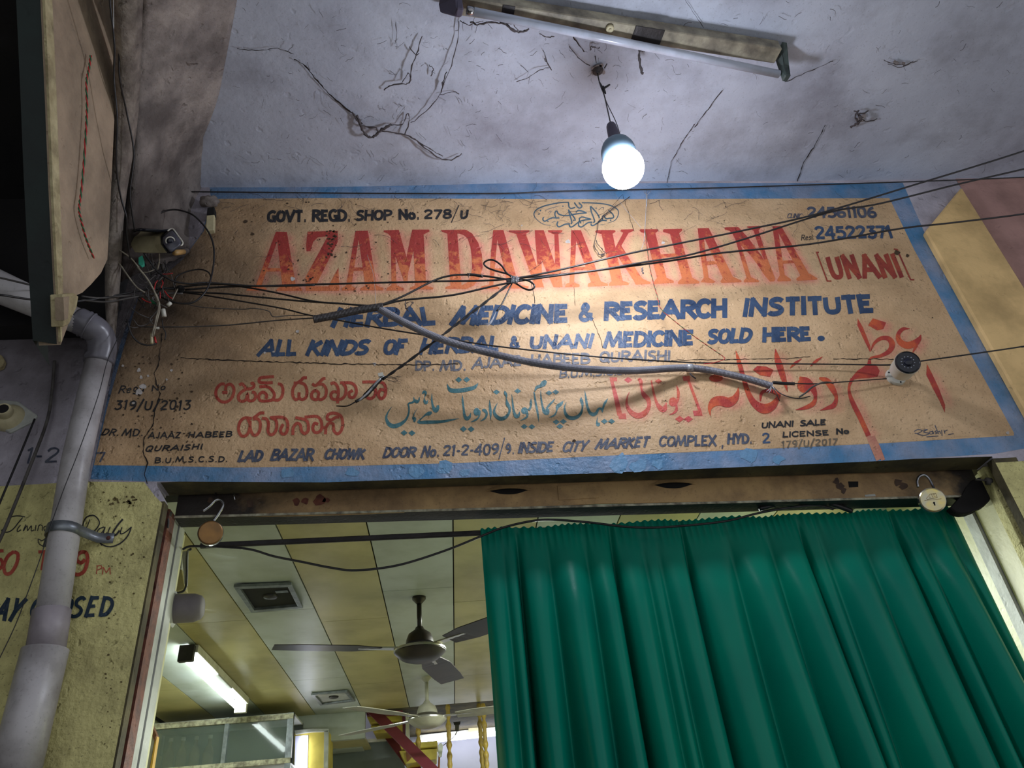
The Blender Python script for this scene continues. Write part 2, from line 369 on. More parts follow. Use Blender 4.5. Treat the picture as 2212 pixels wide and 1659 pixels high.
# right: flat yellow pilaster with sloping head, brown wall beyond
pa, pb = P(2000, 498, WY-.028), P(2078, 403, WY-.028)
pil = prism('trim_5', [(pa.x, WY-.028, pa.z), (pb.x, WY-.028, pb.z), (pb.x, WY-.028, 1.04+CZ), (pa.x, WY-.028, 1.04+CZ)], (0, .03, 0), M['yellow2'], bev=.006); struct(pil)
xb = P(2080, 405).x
mesh('painted_panel', [(xb, WY-.0015, 0), (3.6, WY-.0015, 0), (3.6, WY-.0015, CEIL-.005), (xb-.01, WY-.0015, CEIL-.005)], [(0, 1, 2, 3)], M['brownw'], wf, label='brown pink painted wall right of the yellow pilaster')
# reveals of the doorway
def reveal(nm, X, s, strips, par):
    for (ya, yb, out, m) in strips:
        f_ = X+s*out; a, b = sorted((f_, f_-s*.08)); a, b = (a, ya, 0), (b, yb, 1.02+CZ)
        box(nm, a, b, m, par)
reveal('jamb_strip', JL, 1, [(1.9995, 2.031, .002, M['soffit']), (2.032, 2.05, -.02, M['void']), (2.05, 2.10, .002, M['rust']), (2.10, 2.15, -.004, M['greyw']), (2.154, 2.20, .0, M['greyw']), (2.20, 2.24, -.01, M['cream'])], wl)
reveal('jamb_strip', JR, -1, [(1.9995, 2.031, .002, M['soffit']), (2.032, 2.055, -.02, M['void']), (2.055, 2.09, .0, M['pillar']), (2.094, 2.19, -.01, M['cream']), (2.194, 2.24, .0, M['greyw'])], wr)
struct(box('wall_jamb_right', (JR+.005, 2.24, 0), (JR+.3, 3.2, SC+.1), M['cream']))
# soffit paint of the lintel and dark shutter box behind it
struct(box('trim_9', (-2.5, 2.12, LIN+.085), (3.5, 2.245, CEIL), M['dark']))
so = mesh('soffit_paint', [(JL-.02, WY+.0, lintL-.001), (JR, WY+.0, lintR-.001), (JR, WY+.084, lintR-.001), (JL-.02, WY+.084, lintL-.001)], [(0, 1, 2, 3)], M['soffit'], wf)
# ------------------------------------------------------------------ PAINTED SIGN
def ribbon(pts, w, mode='px'):
    """pts (x,y[,w]) in pixels -> left and right pixel outlines"""
    p = [Vector((a[0], a[1])) for a in pts]; ws = [a[2] if len(a) > 2 else w for a in pts]
    Lf, Rt = [], []
    for i in range(len(p)):
        a = p[max(i-1, 0)]; b = p[min(i+1, len(p)-1)]
        if 0 < i < len(p)-1:
            d1 = (p[i]-a); d2 = (b-p[i])
            if d1.length < 1e-6 or d2.length < 1e-6: t = (b-a); sc_ = 1
            else:
                d1.normalize(); d2.normalize(); t = d1+d2
                if t.length < .25: t = d1.copy(); sc_ = 1
                else: sc_ = min(1/max(t.length/2, .35), 1.6)
        else: t = (b-a); sc_ = 1
        if t.length < 1e-6: t = Vector((1, 0))
        t.normalize(); nrm = Vector((-t.y, t.x))*ws[i]*.5*sc_
        Lf.append(p[i]+nrm); Rt.append(p[i]-nrm)
    return Lf, Rt
class Paint:
    """collects flat brush strokes and lays them on the wall plane"""
    def __init__(s): s.polys = []; s.ids = []; s.k = 0
    def _id(s):
        s.k += 1
        while len(s.ids) < len(s.polys): s.ids.append(s.k)
        return s
    def poly(s, pts): s.polys.append([(q[0], q[1]) for q in pts]); return s._id()
    def stroke(s, pts, w=4, smooth=True, n=5):
        pts = [tuple(a)+((w,) if len(a) < 3 else ()) for a in pts]
        if smooth and len(pts) > 2: pts = [tuple(v) for v in crom(pts, n)]
        pts = [(a, b, max(c, .35)) for a, b, c in pts]
        Lf, Rt = ribbon(pts, w)
        for i in range(len(Lf)-1): s.polys.append([tuple(Lf[i]), tuple(Lf[i+1]), tuple(Rt[i+1]), tuple(Rt[i])])
        return s._id()
    def ell(s, cx, cy, rx, ry, n=14, dia=False):
        if dia: n = 4
        s.polys.append([(cx+rx*math.cos(2*math.pi*k/n), cy+ry*math.sin(2*math.pi*k/n)) for k in range(n)]); return s._id()
    def build(s, name, m, parent, label=None, off=.0009, Y=WY):
        V, Fc = [], []
        s._id()
        for n_, (q, g) in enumerate(zip(s.polys, s.ids)):
            o_ = off+.00004*(g % 24)+.000012*(n_ % 3)+.00001*((n_ // 3) % 30); k = len(V); V += [P(x, y, Y-o_) for x, y in q]; Fc.append(tuple(range(k, k+len(q))))
        o = mesh(name, V, Fc, m, parent, label=label)
        if s.k > 1: o['kind'] = 'stuff'
        return o
    def split(s, name, m, parent, off=.0009, Y=WY):
        """each brush stroke a part of its own"""
        for g in sorted(set(s.ids)):
            V, Fc = [], []; o_ = off+.00004*(g % 24)
            for n_, q in enumerate([q for q, h in zip(s.polys, s.ids) if h == g]):
                k = len(V); V += [P(x, y, Y-o_-.000012*(n_ % 60)) for x, y in q]; Fc.append(tuple(range(k, k+len(q))))
            mesh(name, V, Fc, m, parent)
sign = thing('painted_sign', P(1200, 1000), 'large hand-painted ochre shop sign with blue border above the doorway', 'sign')
inner = [(458, 430), (700, 428), (1300, 431), (1921, 428), (1975, 540), (2080, 735), (2190, 935), (2190, 941), (1900, 958), (1560, 974), (1300, 985), (1000, 1000), (700, 1008), (500, 1010), (310, 1006), (203, 1005), (232, 880), (262, 770), (300, 640), (395, 560), (440, 500)]
# letters of the heading, traced as polygons
HD = []
def hd(sx, sy, k, *polys):
    for q in polys: HD.append([(a, b) for a, b in pxs(q, sx, sy, k)])
c1 = (540, 480, 6.144); c2 = (880, 480, 6.144); c3 = (1220, 480, 7.9); c4 = (1480, 470, 7.373)
hd(*c1, [(345, 125), (490, 128), (610, 850), (430, 850), (362, 245)], [(345, 125), (365, 245), (148, 850), (75, 850)], [(215, 608), (410, 610), (415, 652), (203, 655)],
   [(430, 840), (610, 840), (700, 885), (690, 912), (340, 912), (360, 885)], [(75, 840), (150, 840), (220, 880), (215, 905), (-50, 908), (-30, 880)],
   [(765, 125), (1165, 115), (1165, 190), (1010, 190), (900, 200), (840, 260), (800, 385), (750, 385), (745, 300)], [(1030, 190), (1165, 150), (1165, 260), (880, 830), (740, 912), (738, 730)], [(740, 850), (1190, 850), (1182, 912), (740, 912)], [(1040, 855), (1120, 700), (1175, 600), (1182, 860)],
   [(1400, 115), (1565, 112), (1680, 850), (1530, 850), (1440, 210)], [(1400, 115), (1445, 215), (1345, 850), (1275, 850)], [(1330, 600), (1500, 600), (1508, 645), (1325, 648)], [(1275, 840), (1345, 840), (1405, 875), (1395, 907), (1215, 907), (1220, 875)], [(1530, 840), (1680, 840), (1775, 875), (1770, 905), (1460, 905), (1465, 880)],
   [(1775, 108), (1975, 100), (1985, 160), (1870, 190), (1830, 150), (1775, 130)], [(1868, 140), (1925, 300), (1945, 850), (1880, 850)], [(1870, 120), (1975, 100), (2105, 560), (2090, 800), (2050, 800), (1920, 420), (1870, 300)], [(1810, 907), (1820, 870), (1880, 835), (1945, 835), (2040, 875), (2040, 905)])
hd(*c2, [(65, 98), (150, 98), (85, 360), (-20, 800), (-35, 800), (-5, 430)], [(70, 98), (215, 98), (218, 200), (250, 850), (105, 850), (80, 340)], [(65, 98), (290, 98), (295, 122), (218, 160), (60, 150)], [(30, 890), (40, 865), (105, 840), (250, 840), (345, 870), (340, 893)],
   [(530, 140), (662, 140), (720, 855), (572, 855)], [(445, 103), (760, 98), (790, 150), (530, 152), (455, 125)], [(500, 885), (510, 858), (575, 840), (720, 840), (800, 885)],
   [(700, 98), (780, 100), (860, 150), (800, 220), (755, 175), (690, 150)], [(860, 150), (940, 270), (838, 330), (800, 215)], [(940, 270), (990, 430), (855, 450), (836, 325)], [(990, 430), (1000, 600), (862, 600), (855, 450)], [(1000, 600), (960, 740), (840, 725), (862, 600)], [(960, 740), (880, 840), (790, 805), (842, 722)], [(885, 838), (780, 888), (690, 888), (705, 845), (795, 800)],
   [(1140, 103), (1275, 103), (1480, 850), (1340, 850), (1188, 205)], [(1140, 103), (1195, 215), (1140, 850), (1085, 850), (1110, 400)], [(1110, 612), (1300, 612), (1312, 652), (1105, 655)], [(970, 872), (985, 850), (1085, 830), (1140, 830), (1220, 865), (1220, 887), (975, 887)], [(1295, 880), (1300, 850), (1350, 830), (1480, 830), (1610, 852), (1600, 877)],
   [(1345, 108), (1620, 105), (1620, 130), (1570, 155), (1440, 155), (1350, 130)], [(1440, 145), (1570, 145), (1815, 865), (1700, 865)], [(1690, 105), (1810, 105), (2060, 862), (1940, 862), (1705, 330)], [(1692, 105), (1765, 105), (1792, 840), (1725, 600)], [(1950, 140), (2003, 140), (2030, 600), (2060, 862), (1960, 560)], [(1865, 105), (2060, 105), (2050, 130), (2000, 160), (1945, 160), (1870, 130)])
hd(*c3, [(110, 135), (275, 135), (625, 1030), (450, 1030), (185, 290)], [(110, 135), (195, 300), (160, 1045), (80, 1045), (100, 500)], [(100, 770), (400, 762), (400, 805), (100, 832)], [(5, 1085), (30, 1050), (80, 1030), (160, 1030), (255, 1065), (250, 1107), (10, 1110)], [(390, 1085), (400, 1050), (455, 1015), (620, 1010), (735, 1050), (735, 1088), (395, 1102)],
   [(620, 170), (810, 170), (990, 1010), (800, 1010)], [(520, 155), (545, 132), (860, 135), (868, 160), (810, 200), (620, 200), (530, 180)], [(750, 1055), (800, 1005), (990, 1000), (1095, 1035), (1090, 1072), (760, 1087)], [(1005, 165), (1100, 165), (960, 410), (865, 430)], [(945, 150), (965, 125), (1175, 120), (1180, 145), (1090, 185), (1000, 180)], [(845, 470), (880, 420), (965, 400), (1310, 950), (1210, 1065), (1165, 980), (890, 560)], [(1280, 900), (1330, 965), (1465, 1025), (1460, 1055), (1210, 1067), (1180, 1000)],
   [(1370, 180), (1545, 180), (1740, 960), (1575, 960)], [(1275, 140), (1290, 120), (1590, 120), (1600, 145), (1540, 190), (1370, 190), (1300, 170)], [(1520, 1045), (1525, 1010), (1575, 950), (1740, 950), (1860, 1000), (1860, 1035), (1530, 1057)], [(1490, 560), (1890, 530), (1905, 585), (1505, 622)], [(1790, 180), (1950, 180), (2180, 960), (2000, 960)], [(1670, 150), (1690, 120), (2000, 112), (2005, 140), (1950, 190), (1780, 195), (1690, 170)], [(1930, 1020), (2000, 950), (2180, 950), (2300, 1010), (2290, 1045), (1935, 1057)])
hd(*c4, [(200, 170), (375, 165), (770, 960), (600, 960), (290, 290)], [(200, 170), (295, 290), (375, 970), (300, 970), (238, 540)], [(290, 698), (505, 693), (530, 738), (290, 765)], [(245, 1030), (300, 955), (375, 955), (485, 1020), (450, 1042)], [(560, 1015), (610, 945), (770, 945), (900, 1005), (895, 1030), (580, 1040)],
   [(625, 160), (650, 155), (840, 150), (860, 200), (760, 250), (700, 210), (630, 190)], [(750, 230), (830, 230), (890, 440), (1055, 965), (980, 965), (800, 350)], [(720, 190), (850, 153), (1010, 330), (1210, 600), (1160, 760), (1030, 590), (870, 420), (790, 330)], [(1210, 600), (1390, 880), (1435, 980), (1420, 1015), (1350, 1020), (1250, 900), (1160, 760), (1150, 640)], [(1085, 190), (1165, 190), (1305, 640), (1435, 970), (1360, 900), (1190, 520)], [(975, 150), (1000, 138), (1190, 133), (1200, 165), (1160, 212), (1090, 212), (1040, 178)], [(930, 1010), (980, 950), (1055, 950), (1180, 1005), (1170, 1028), (940, 1032)],
   [(1390, 135), (1530, 135), (1980, 910), (1830, 910), (1480, 230)], [(1390, 135), (1485, 230), (1590, 935), (1510, 935), (1438, 480)], [(1500, 685), (1725, 678), (1745, 725), (1515, 738)], [(1465, 995), (1510, 915), (1590, 915), (1690, 985), (1680, 1010), (1480, 1017)], [(1770, 992), (1775, 965), (1830, 930), (1830, 880), (1990, 895), (2105, 965), (2100, 990), (1790, 1007)])
# soft pink airbrush beside the letters: paint density per wall point
def dens_field(pxl):
    nx, nz = 380, 170
    X0, X1, Z0, Z1 = -1.05, 2.0, 1.05+CZ, 2.34+CZ
    xs = np.linspace(X0, X1, nx); zs = np.linspace(Z0, Z1, nz)
    GX, GZ = np.meshgrid(xs, zs); D = np.zeros_like(GX)
    for q in pxl:
        w = [P(x, y) for x, y in q]; px_ = np.array([a.x for a in w]); pz = np.array([a.z for a in w])
        m = (GX > px_.min()) & (GX < px_.max()) & (GZ > pz.min()) & (GZ < pz.max())
        ins = np.zeros(GX.shape, bool); j = len(px_)-1
        for i in range(len(px_)):
            with np.errstate(divide='ignore', invalid='ignore'):
                c = ((pz[i] > GZ) != (pz[j] > GZ)) & (GX < (px_[j]-px_[i])*(GZ-pz[i])/(pz[j]-pz[i]+1e-12)+px_[i])
            ins ^= c; j = i
        D[ins & m] = 1
    for _ in range(5):
        D = (D+np.roll(D, 1, 0)+np.roll(D, -1, 0)+np.roll(D, 1, 1)+np.roll(D, -1, 1))/5
    return X0, X1, Z0, Z1, nx, nz, D
RU = []   # red script shapes that also carry pink shading, filled below
# --- red Urdu name and bracketed word
def S8(l): return pxs(l, 1300, 740, 1) if False else [(1300+a[0]/5.267, 740+a[1]/5.267)+((a[2]/5.267,) if len(a) > 2 else ()) for a in l]
def S9(l): return [(1700+a[0]/4.88, 670+a[1]/4.88)+((a[2]/4.88,) if len(a) > 2 else ()) for a in l]
def S6(l): return [(820+a[0]/8.508, 800+a[1]/8.508)+((a[2]/8.508,) if len(a) > 2 else ()) for a in l]
def S7(l): return [(1060+a[0]/7.9, 800+a[1]/7.9)+((a[2]/7.9,) if len(a) > 2 else ()) for a in l]
def S5(l): return [(450+a[0]/5.53, 800+a[1]/5.53)+((a[2]/5.53,) if len(a) > 2 else ()) for a in l]
def SB(l): return [(1140+a[0]/10.53, 425+a[1]/10.53)+((a[2]/10.53,) if len(a) > 2 else ()) for a in l]
def SL(l): return [(a[0]/5.927, 1080+a[1]/5.927)+((a[2]/5.927,) if len(a) > 2 else ()) for a in l]
ru = Paint()
ru.poly(S9([(860, 515), (845, 570), (740, 640), (690, 700), (665, 745), (740, 722), (870, 715), (955, 700), (977, 640), (950, 590), (890, 570), (885, 525)]))
ru.stroke(S9([(690, 720, 40), (657, 800, 28), (660, 880, 35), (700, 990, 50), (770, 1130, 52), (860, 1325, 52)]))
ru.poly(S9([(1475, 565), (1468, 680), (1530, 810), (1610, 960), (1665, 1082), (1668, 1000), (1600, 820), (1520, 650)]))
ru.poly(S9([(745, 85), (742, 160), (800, 290), (875, 442), (880, 380), (800, 180)]))
ru.poly(S9([(905, 85), (1045, 130), (1015, 200), (950, 212), (855, 160)]))
ru.stroke(S9([(880, 435, 8), (920, 350, 28), (990, 298, 42), (1070, 300, 52), (1108, 360, 62), (1080, 430, 50), (990, 480, 34), (890, 500, 20), (862, 545, 25)]))
ru.stroke(S9([(1295, 195, 5), (1220, 200, 38), (1172, 260, 45), (1190, 330, 60), (1260, 370, 72), (1340, 352, 72), (1392, 305, 48), (1412, 258, 5)]))
ru.stroke(S9([(1370, 370, 28), (1340, 420, 20), (1325, 450, 8)]))
ru.stroke(S9([(340, 715, 24), (420, 745, 60), (480, 830, 62), (520, 920, 36), (495, 1000, 52), (430, 1030, 38), (350, 1056, 5)]))
ru.stroke(S9([(130, 712, 30), (215, 745, 60), (275, 830, 62), (300, 920, 36), (270, 990, 50), (180, 1032, 36), (90, 1052, 5)]))
ru.ell(*S9([(190, 790)])[0], 17, 17)
ru.stroke(S9([(155, 512, 5), (85, 560, 30), (30, 612, 5)])); ru.stroke(S9([(375, 490, 5), (305, 538, 30), (245, 592, 5)]))
ru.stroke(S8([(1235, 832, 8), (1228, 750, 45), (1275, 680, 100), (1350, 662, 112), (1440, 680, 110), (1510, 640, 84), (1545, 570, 42), (1553, 508, 5)]))
ru.ell(*S8([(1300, 405)])[0], 15, 8)
ru.stroke(S8([(1525, 92, 6), (1560, 220, 48), (1612, 400, 50), (1665, 570, 58), (1735, 690, 78), (1840, 752, 112), (1930, 725, 95), (1985, 660, 58), (2015, 600, 40), (2000, 560, 30)]))
ru.stroke(S8([(1803, 665, 14), (1812, 590, 34), (1850, 552, 38), (1930, 552, 42), (2010, 590, 40)]))
ru.poly(S8([(1718, 312), (1770, 265), (1870, 272), (1952, 310), (1912, 388), (1800, 370)]))
ru.stroke(S8([(1975, 72, 6), (1998, 190, 66), (2040, 320, 72), (2080, 450, 50), (2112, 560, 5)]))
rb = Paint()
rb.poly(S8([(88, 395), (175, 395), (172, 440), (95, 447)])); rb.stroke(S8([(112, 430, 34), (160, 620, 48), (205, 825, 58)]), smooth=False); rb.poly(S8([(185, 810), (270, 805), (282, 872), (195, 870)]))
rb.ell(*S8([(300, 425)])[0], 9, 6.5, dia=True); rb.ell(*S8([(645, 440)])[0], 8, 5.5, dia=True)
rb.stroke(S8([(415, 410, 28), (442, 440, 42), (452, 530, 24), (480, 595, 52), (528, 650, 50), (535, 730, 42), (490, 800, 60), (410, 832, 64), (330, 790, 50), (285, 705, 32), (290, 620, 15), (315, 560, 5)]))
rb.stroke(S8([(562, 430, 18), (588, 560, 24), (622, 680, 32), (670, 750, 58), (712, 755, 58), (735, 682, 10)]))
rb.ell(*S8([(810, 675)])[0], 9, 10); rb.stroke(S8([(850, 485, 6), (870, 560, 32), (868, 640, 26), (848, 700, 20), (850, 760, 32), (820, 800, 22), (768, 822, 5)]))
rb.ell(*S8([(885, 870)])[0], 10, 7, dia=True); rb.ell(*S8([(985, 870)])[0], 10, 7, dia=True)
rb.poly(S8([(918, 385), (1000, 378), (1006, 430), (930, 437)])); rb.stroke(S8([(985, 425, 28), (1050, 600, 32), (1122, 795, 34)]), smooth=False); rb.poly(S8([(1035, 775), (1130, 770), (1147, 832), (1050, 834)]))
# panel of ochre paint as a fine grid so the pink airbrush can be soft
X0, X1, Z0, Z1, nx, nz, DH = dens_field([[(x+9, y+3) for x, y in q] for q in HD]+[[(x-3, y+5) for x, y in q] for q in HD]+[[(x+12, y+4) for x, y in q] for q in ru.polys]+[[(x+4, y+2) for x, y in q] for q in rb.polys])
ip = np.array([[P(x, y).x, P(x, y).z] for x, y in inner])
xs = np.linspace(X0, X1, nx); zs = np.linspace(Z0, Z1, nz)
# clip the grid to the inner outline: keep inside quads, snap the rim with a polygon below
bm = bmesh.new(); vs = [[None]*nx for _ in range(nz)]
GX, GZ = np.meshgrid(xs, zs); ins = np.zeros(GX.shape, bool); j = len(ip)-1
for i in range(len(ip)):
    c = ((ip[i, 1] > GZ) != (ip[j, 1] > GZ)) & (GX < (ip[j, 0]-ip[i, 0])*(GZ-ip[i, 1])/(ip[j, 1]-ip[i, 1]+1e-12)+ip[i, 0])
    ins ^= c; j = i
idx = -np.ones(GX.shape, int); idx[ins] = np.arange(ins.sum())
vv = [(GX[a, b], WY-.0008, GZ[a, b]) for a, b in zip(*np.where(ins))]
ff = []
for a in range(nz-1):
    for b in range(nx-1):
        q = (idx[a, b], idx[a, b+1], idx[a+1, b+1], idx[a+1, b])
        if min(q) >= 0: ff.append(q)
pan = mesh('ochre_panel', vv, ff, M['yellow'], sign, label='ochre painted ground of the sign')
at = pan.data.attributes.new('pink', 'FLOAT', 'POINT'); at.data.foreach_set('value', np.clip(DH[ins]*1.15, 0, .95).astype(np.float32))
ground = mesh('ochre_edge', [(x, WY-.0005, z) for x, z in ip], [tuple(range(len(ip)))], M['yellow'], sign)
bd = mesh('blue_border', [(P(x, y).x, WY-.0003, P(x, y).z) for x, y in SGN], [tuple(range(len(SGN)))], M['blue'], sign, label='blue painted border')
cnt = [5, 4, 5, 8, 10, 5, 6, 5, 7, 7, 5, 7, 5]   # brush shapes in each letter
k = 0
for n_ in cnt:
    hp_ = Paint()
    for q in HD[k:k+n_]: hp_.poly(q)
    k += n_; V, Fc = [], []
    for g, q in enumerate(hp_.polys):
        a = len(V); V += [P(x, y, WY-.0012-.00005*g) for x, y in q]; Fc.append(tuple(range(a, a+len(q))))
    mesh('heading_letter', V, Fc, M['head'], sign)
assert k == len(HD), (k, len(HD))
ru.split('urdu_stroke', M['redu'], sign, off=.0011)
Paint().stroke(S9([(850, 1300, 52), (905, 1440, 50), (965, 1580, 50)]), smooth=False).stroke(S9([(900, 1330, 50), (965, 1460, 50), (1015, 1580, 40)]), smooth=False).build('urdu_lettering', M['faded'], sign, 'faded tail of the red Urdu letter on the border', off=.0012)
rb.split('urdu_stroke', mat('rose_script_paint', (196, 78, 76), (204, 100, 66), .6, 9, .5, 75, fine=.3), sign, off=.0011)
gu = Paint()
for l in ([(225, 668, 6), (150, 780, 25), (122, 880, 45), (170, 985, 72), (260, 1025, 82), (380, 990, 70), (480, 910, 45), (532, 800, 32), (540, 690, 28), (530, 615, 30), (600, 590, 38), (650, 560, 52), (690, 575, 62), (722, 545, 34), (733, 490, 10)], [(625, 488, 8), (635, 540, 30), (660, 580, 50)],
          [(695, 700, 5), (640, 790, 15), (612, 880, 30), (640, 890, 66), (640, 950, 30)], [(778, 430, 8), (820, 400, 62), (850, 420, 40), (832, 480, 16), (822, 515, 12), (828, 570, 50), (858, 598, 52), (888, 545, 8)],
          [(962, 420, 5), (960, 540, 30), (975, 640, 40), (1005, 715, 72), (1040, 735, 80), (1072, 680, 56), (1065, 640, 40)], [(960, 770, 40), (905, 795, 76), (850, 815, 40), (790, 865, 20), (722, 930, 30), (722, 958, 40), (850, 952, 62), (1100, 945, 56), (1300, 915, 36), (1462, 882, 4)],
          [(1243, 245, 6), (1262, 310, 42), (1310, 365, 78), (1430, 375, 80), (1600, 352, 78), (1730, 318, 66), (1782, 275, 40), (1812, 232, 5)], [(1522, 452, 5), (1527, 560, 36), (1545, 700, 36), (1562, 830, 52), (1603, 885, 72), (1652, 855, 50), (1675, 782, 8)],
          [(1835, 740, 46), (1838, 800, 34), (1815, 870, 28), (1755, 918, 36), (1672, 952, 5)], [(1885, 735, 26), (1925, 735, 62), (1968, 790, 44), (1950, 862, 36), (1905, 905, 30), (1843, 936, 5)], [(2022, 542, 5), (2027, 650, 40), (2040, 780, 46), (2042, 916, 5)]):
    gu.stroke(S6(l))
gu.ell(*S6([(1785, 762)])[0], 7, 8.5)
for x, y in ((450, 1148), (595, 1152), (1455, 172), (1600, 170), (1540, 1078), (1682, 1080)): gu.ell(*S6([(x, y)])[0], 7.6, 6.2, dia=True)
for l in ([(118, 552, 5), (70, 650, 30), (60, 720, 46), (110, 795, 62), (180, 825, 68), (260, 795, 56), (315, 720, 40), (322, 640, 45), (285, 570, 58), (266, 480, 15), (268, 430, 38), (250, 390, 48), (238, 350, 10)], [(360, 408, 5), (375, 560, 30), (392, 680, 36), (420, 770, 56), (452, 785, 64), (482, 755, 42), (493, 702, 8)],
          [(688, 478, 5), (686, 550, 42), (682, 620, 34), (650, 680, 44)], [(612, 700, 50), (625, 780, 34), (575, 825, 26), (502, 857, 5)],
          [(945, 175, 40), (905, 220, 92), (850, 265, 56), (785, 290, 48), (752, 355, 16)], [(738, 365, 22), (765, 540, 36), (800, 720, 36), (822, 886, 4)],
          [(852, 338, 5), (860, 480, 30), (886, 620, 36), (920, 705, 70), (962, 725, 72), (972, 680, 60), (960, 645, 34), (1010, 580, 36), (1060, 530, 30), (1100, 483, 5)],
          [(1240, 518, 5), (1200, 570, 56), (1142, 620, 62), (1125, 690, 25), (1100, 750, 30), (1052, 785, 26), (992, 806, 4)],
          [(1292, 545, 5), (1262, 620, 25), (1270, 720, 46), (1320, 795, 62), (1400, 815, 64), (1480, 792, 56), (1540, 728, 46), (1565, 640, 30), (1562, 560, 46), (1545, 508, 52), (1545, 456, 6)],
          [(1605, 343, 5), (1625, 480, 36), (1650, 620, 42), (1692, 720, 52), (1750, 752, 64), (1802, 728, 50), (1832, 670, 42), (1870, 648, 34), (1902, 680, 38), (1906, 722, 8)], [(1905, 695, 26), (1930, 600, 38), (1960, 540, 40), (2002, 478, 4)], [(1830, 783, 5), (1812, 870, 24), (1830, 925, 62), (1858, 900, 30)]):
    gu.stroke(S7(l))
gu.ell(*S7([(578, 688)])[0], 7.5, 7.5)
for x, y in ((98, 370), (460, 352), (572, 958), (702, 962), (995, 385), (1110, 370), (1118, 880), (1240, 872), (1180, 957), (1940, 870), (2062, 870)): gu.ell(*S7([(x, y)])[0], 7.6, 5.6, dia=True)
gu.split('urdu_stroke', M['green'], sign, off=.0011)
te = Paint()
for l in ([(200, 165), (150, 165), (100, 220), (92, 300), (140, 365), (210, 378), (275, 335), (305, 260), (300, 200), (260, 165), (215, 185), (205, 240)], [(165, 265), (230, 265)],
          [(370, 178), (400, 160), (430, 185), (455, 218), (510, 218), (545, 190), (535, 155), (505, 160)], [(455, 222), (400, 255), (362, 300), (365, 350), (405, 370), (450, 350), (470, 285), (478, 355), (530, 362), (565, 320), (555, 270), (520, 258)],
          [(785, 75), (700, 80), (620, 92), (612, 140), (690, 150), (770, 145)], [(610, 195), (700, 195), (750, 225), (790, 290), (765, 350), (700, 365), (620, 360), (605, 300), (650, 260), (695, 290), (690, 340)], [(830, 160), (870, 172), (892, 230), (880, 310), (835, 355), (775, 350)],
          [(1020, 150), (1060, 150), (1110, 118), (1135, 90), (1178, 88)], [(1090, 145), (1150, 170), (1178, 240), (1168, 320), (1120, 348), (1085, 320), (1085, 262)], [(1085, 335), (1040, 348), (1010, 300), (1012, 220), (1050, 155)],
          [(1240, 160), (1280, 182), (1330, 140), (1370, 102), (1400, 95)], [(1300, 165), (1370, 170), (1408, 230), (1398, 310), (1350, 348), (1312, 330), (1318, 270), (1275, 240), (1235, 280), (1240, 330), (1285, 350), (1325, 330)],
          [(1460, 162), (1505, 150), (1545, 200), (1555, 280), (1540, 340)], [(1545, 262), (1495, 255), (1465, 290), (1482, 338), (1540, 348), (1600, 335), (1640, 280), (1640, 200), (1610, 160)], [(1575, 148), (1700, 150), (1755, 190), (1768, 260), (1740, 318), (1692, 318), (1682, 270), (1725, 238)], [(1545, 355), (1545, 395)],
          [(1840, 140), (1960, 138), (2085, 150), (2118, 220), (2108, 305), (2062, 338), (2032, 290), (2060, 232), (2110, 240)], [(1890, 322), (1940, 338), (1988, 300), (1998, 230), (1962, 180)],
          [(520, 575), (435, 568), (378, 620), (362, 710), (395, 780), (450, 778), (488, 720), (498, 640), (470, 580)], [(500, 600), (502, 700), (540, 772), (590, 760), (618, 700), (618, 620), (585, 578), (530, 580)], [(535, 572), (580, 540), (620, 510), (670, 508)],
          [(640, 572), (695, 582), (720, 640), (712, 720), (740, 768), (788, 750), (818, 680), (808, 600), (765, 570), (740, 565), (880, 560), (938, 600), (950, 680), (928, 748), (882, 758), (862, 710), (895, 642)],
          [(1010, 772), (1015, 685), (1058, 632), (1100, 655), (1112, 720), (1150, 755), (1192, 720), (1192, 640), (1160, 592), (1040, 562)], [(1150, 560), (1290, 550), (1345, 600), (1355, 690), (1320, 738), (1270, 738), (1248, 690), (1270, 632), (1312, 645)],
          [(1358, 685), (1400, 692), (1400, 765)], [(1400, 690), (1440, 632), (1490, 642), (1500, 720), (1545, 758), (1592, 710), (1605, 620), (1580, 542), (1500, 510), (1432, 530), (1422, 580), (1470, 592), (1520, 562), (1565, 558)]):
    te.stroke(S5([(a[0], a[1], 36) for a in l]))
te.split('telugu_stroke', M['brick'], sign, off=.0011)
bi = Paint()
bi.stroke(SB([(940, 125, 26), (760, 132, 28), (560, 165, 30), (380, 210, 30), (220, 280, 28), (150, 360, 24), (150, 440, 20), (220, 530, 14), (330, 610, 12), (440, 645, 10), (530, 650, 10)]))
bi.stroke(SB([(1230, 135, 26), (1450, 140, 26), (1700, 158, 26), (1900, 205, 26), (2040, 290, 24), (2065, 380, 22), (2030, 480, 20), (1960, 550, 16), (1810, 600, 8)]))
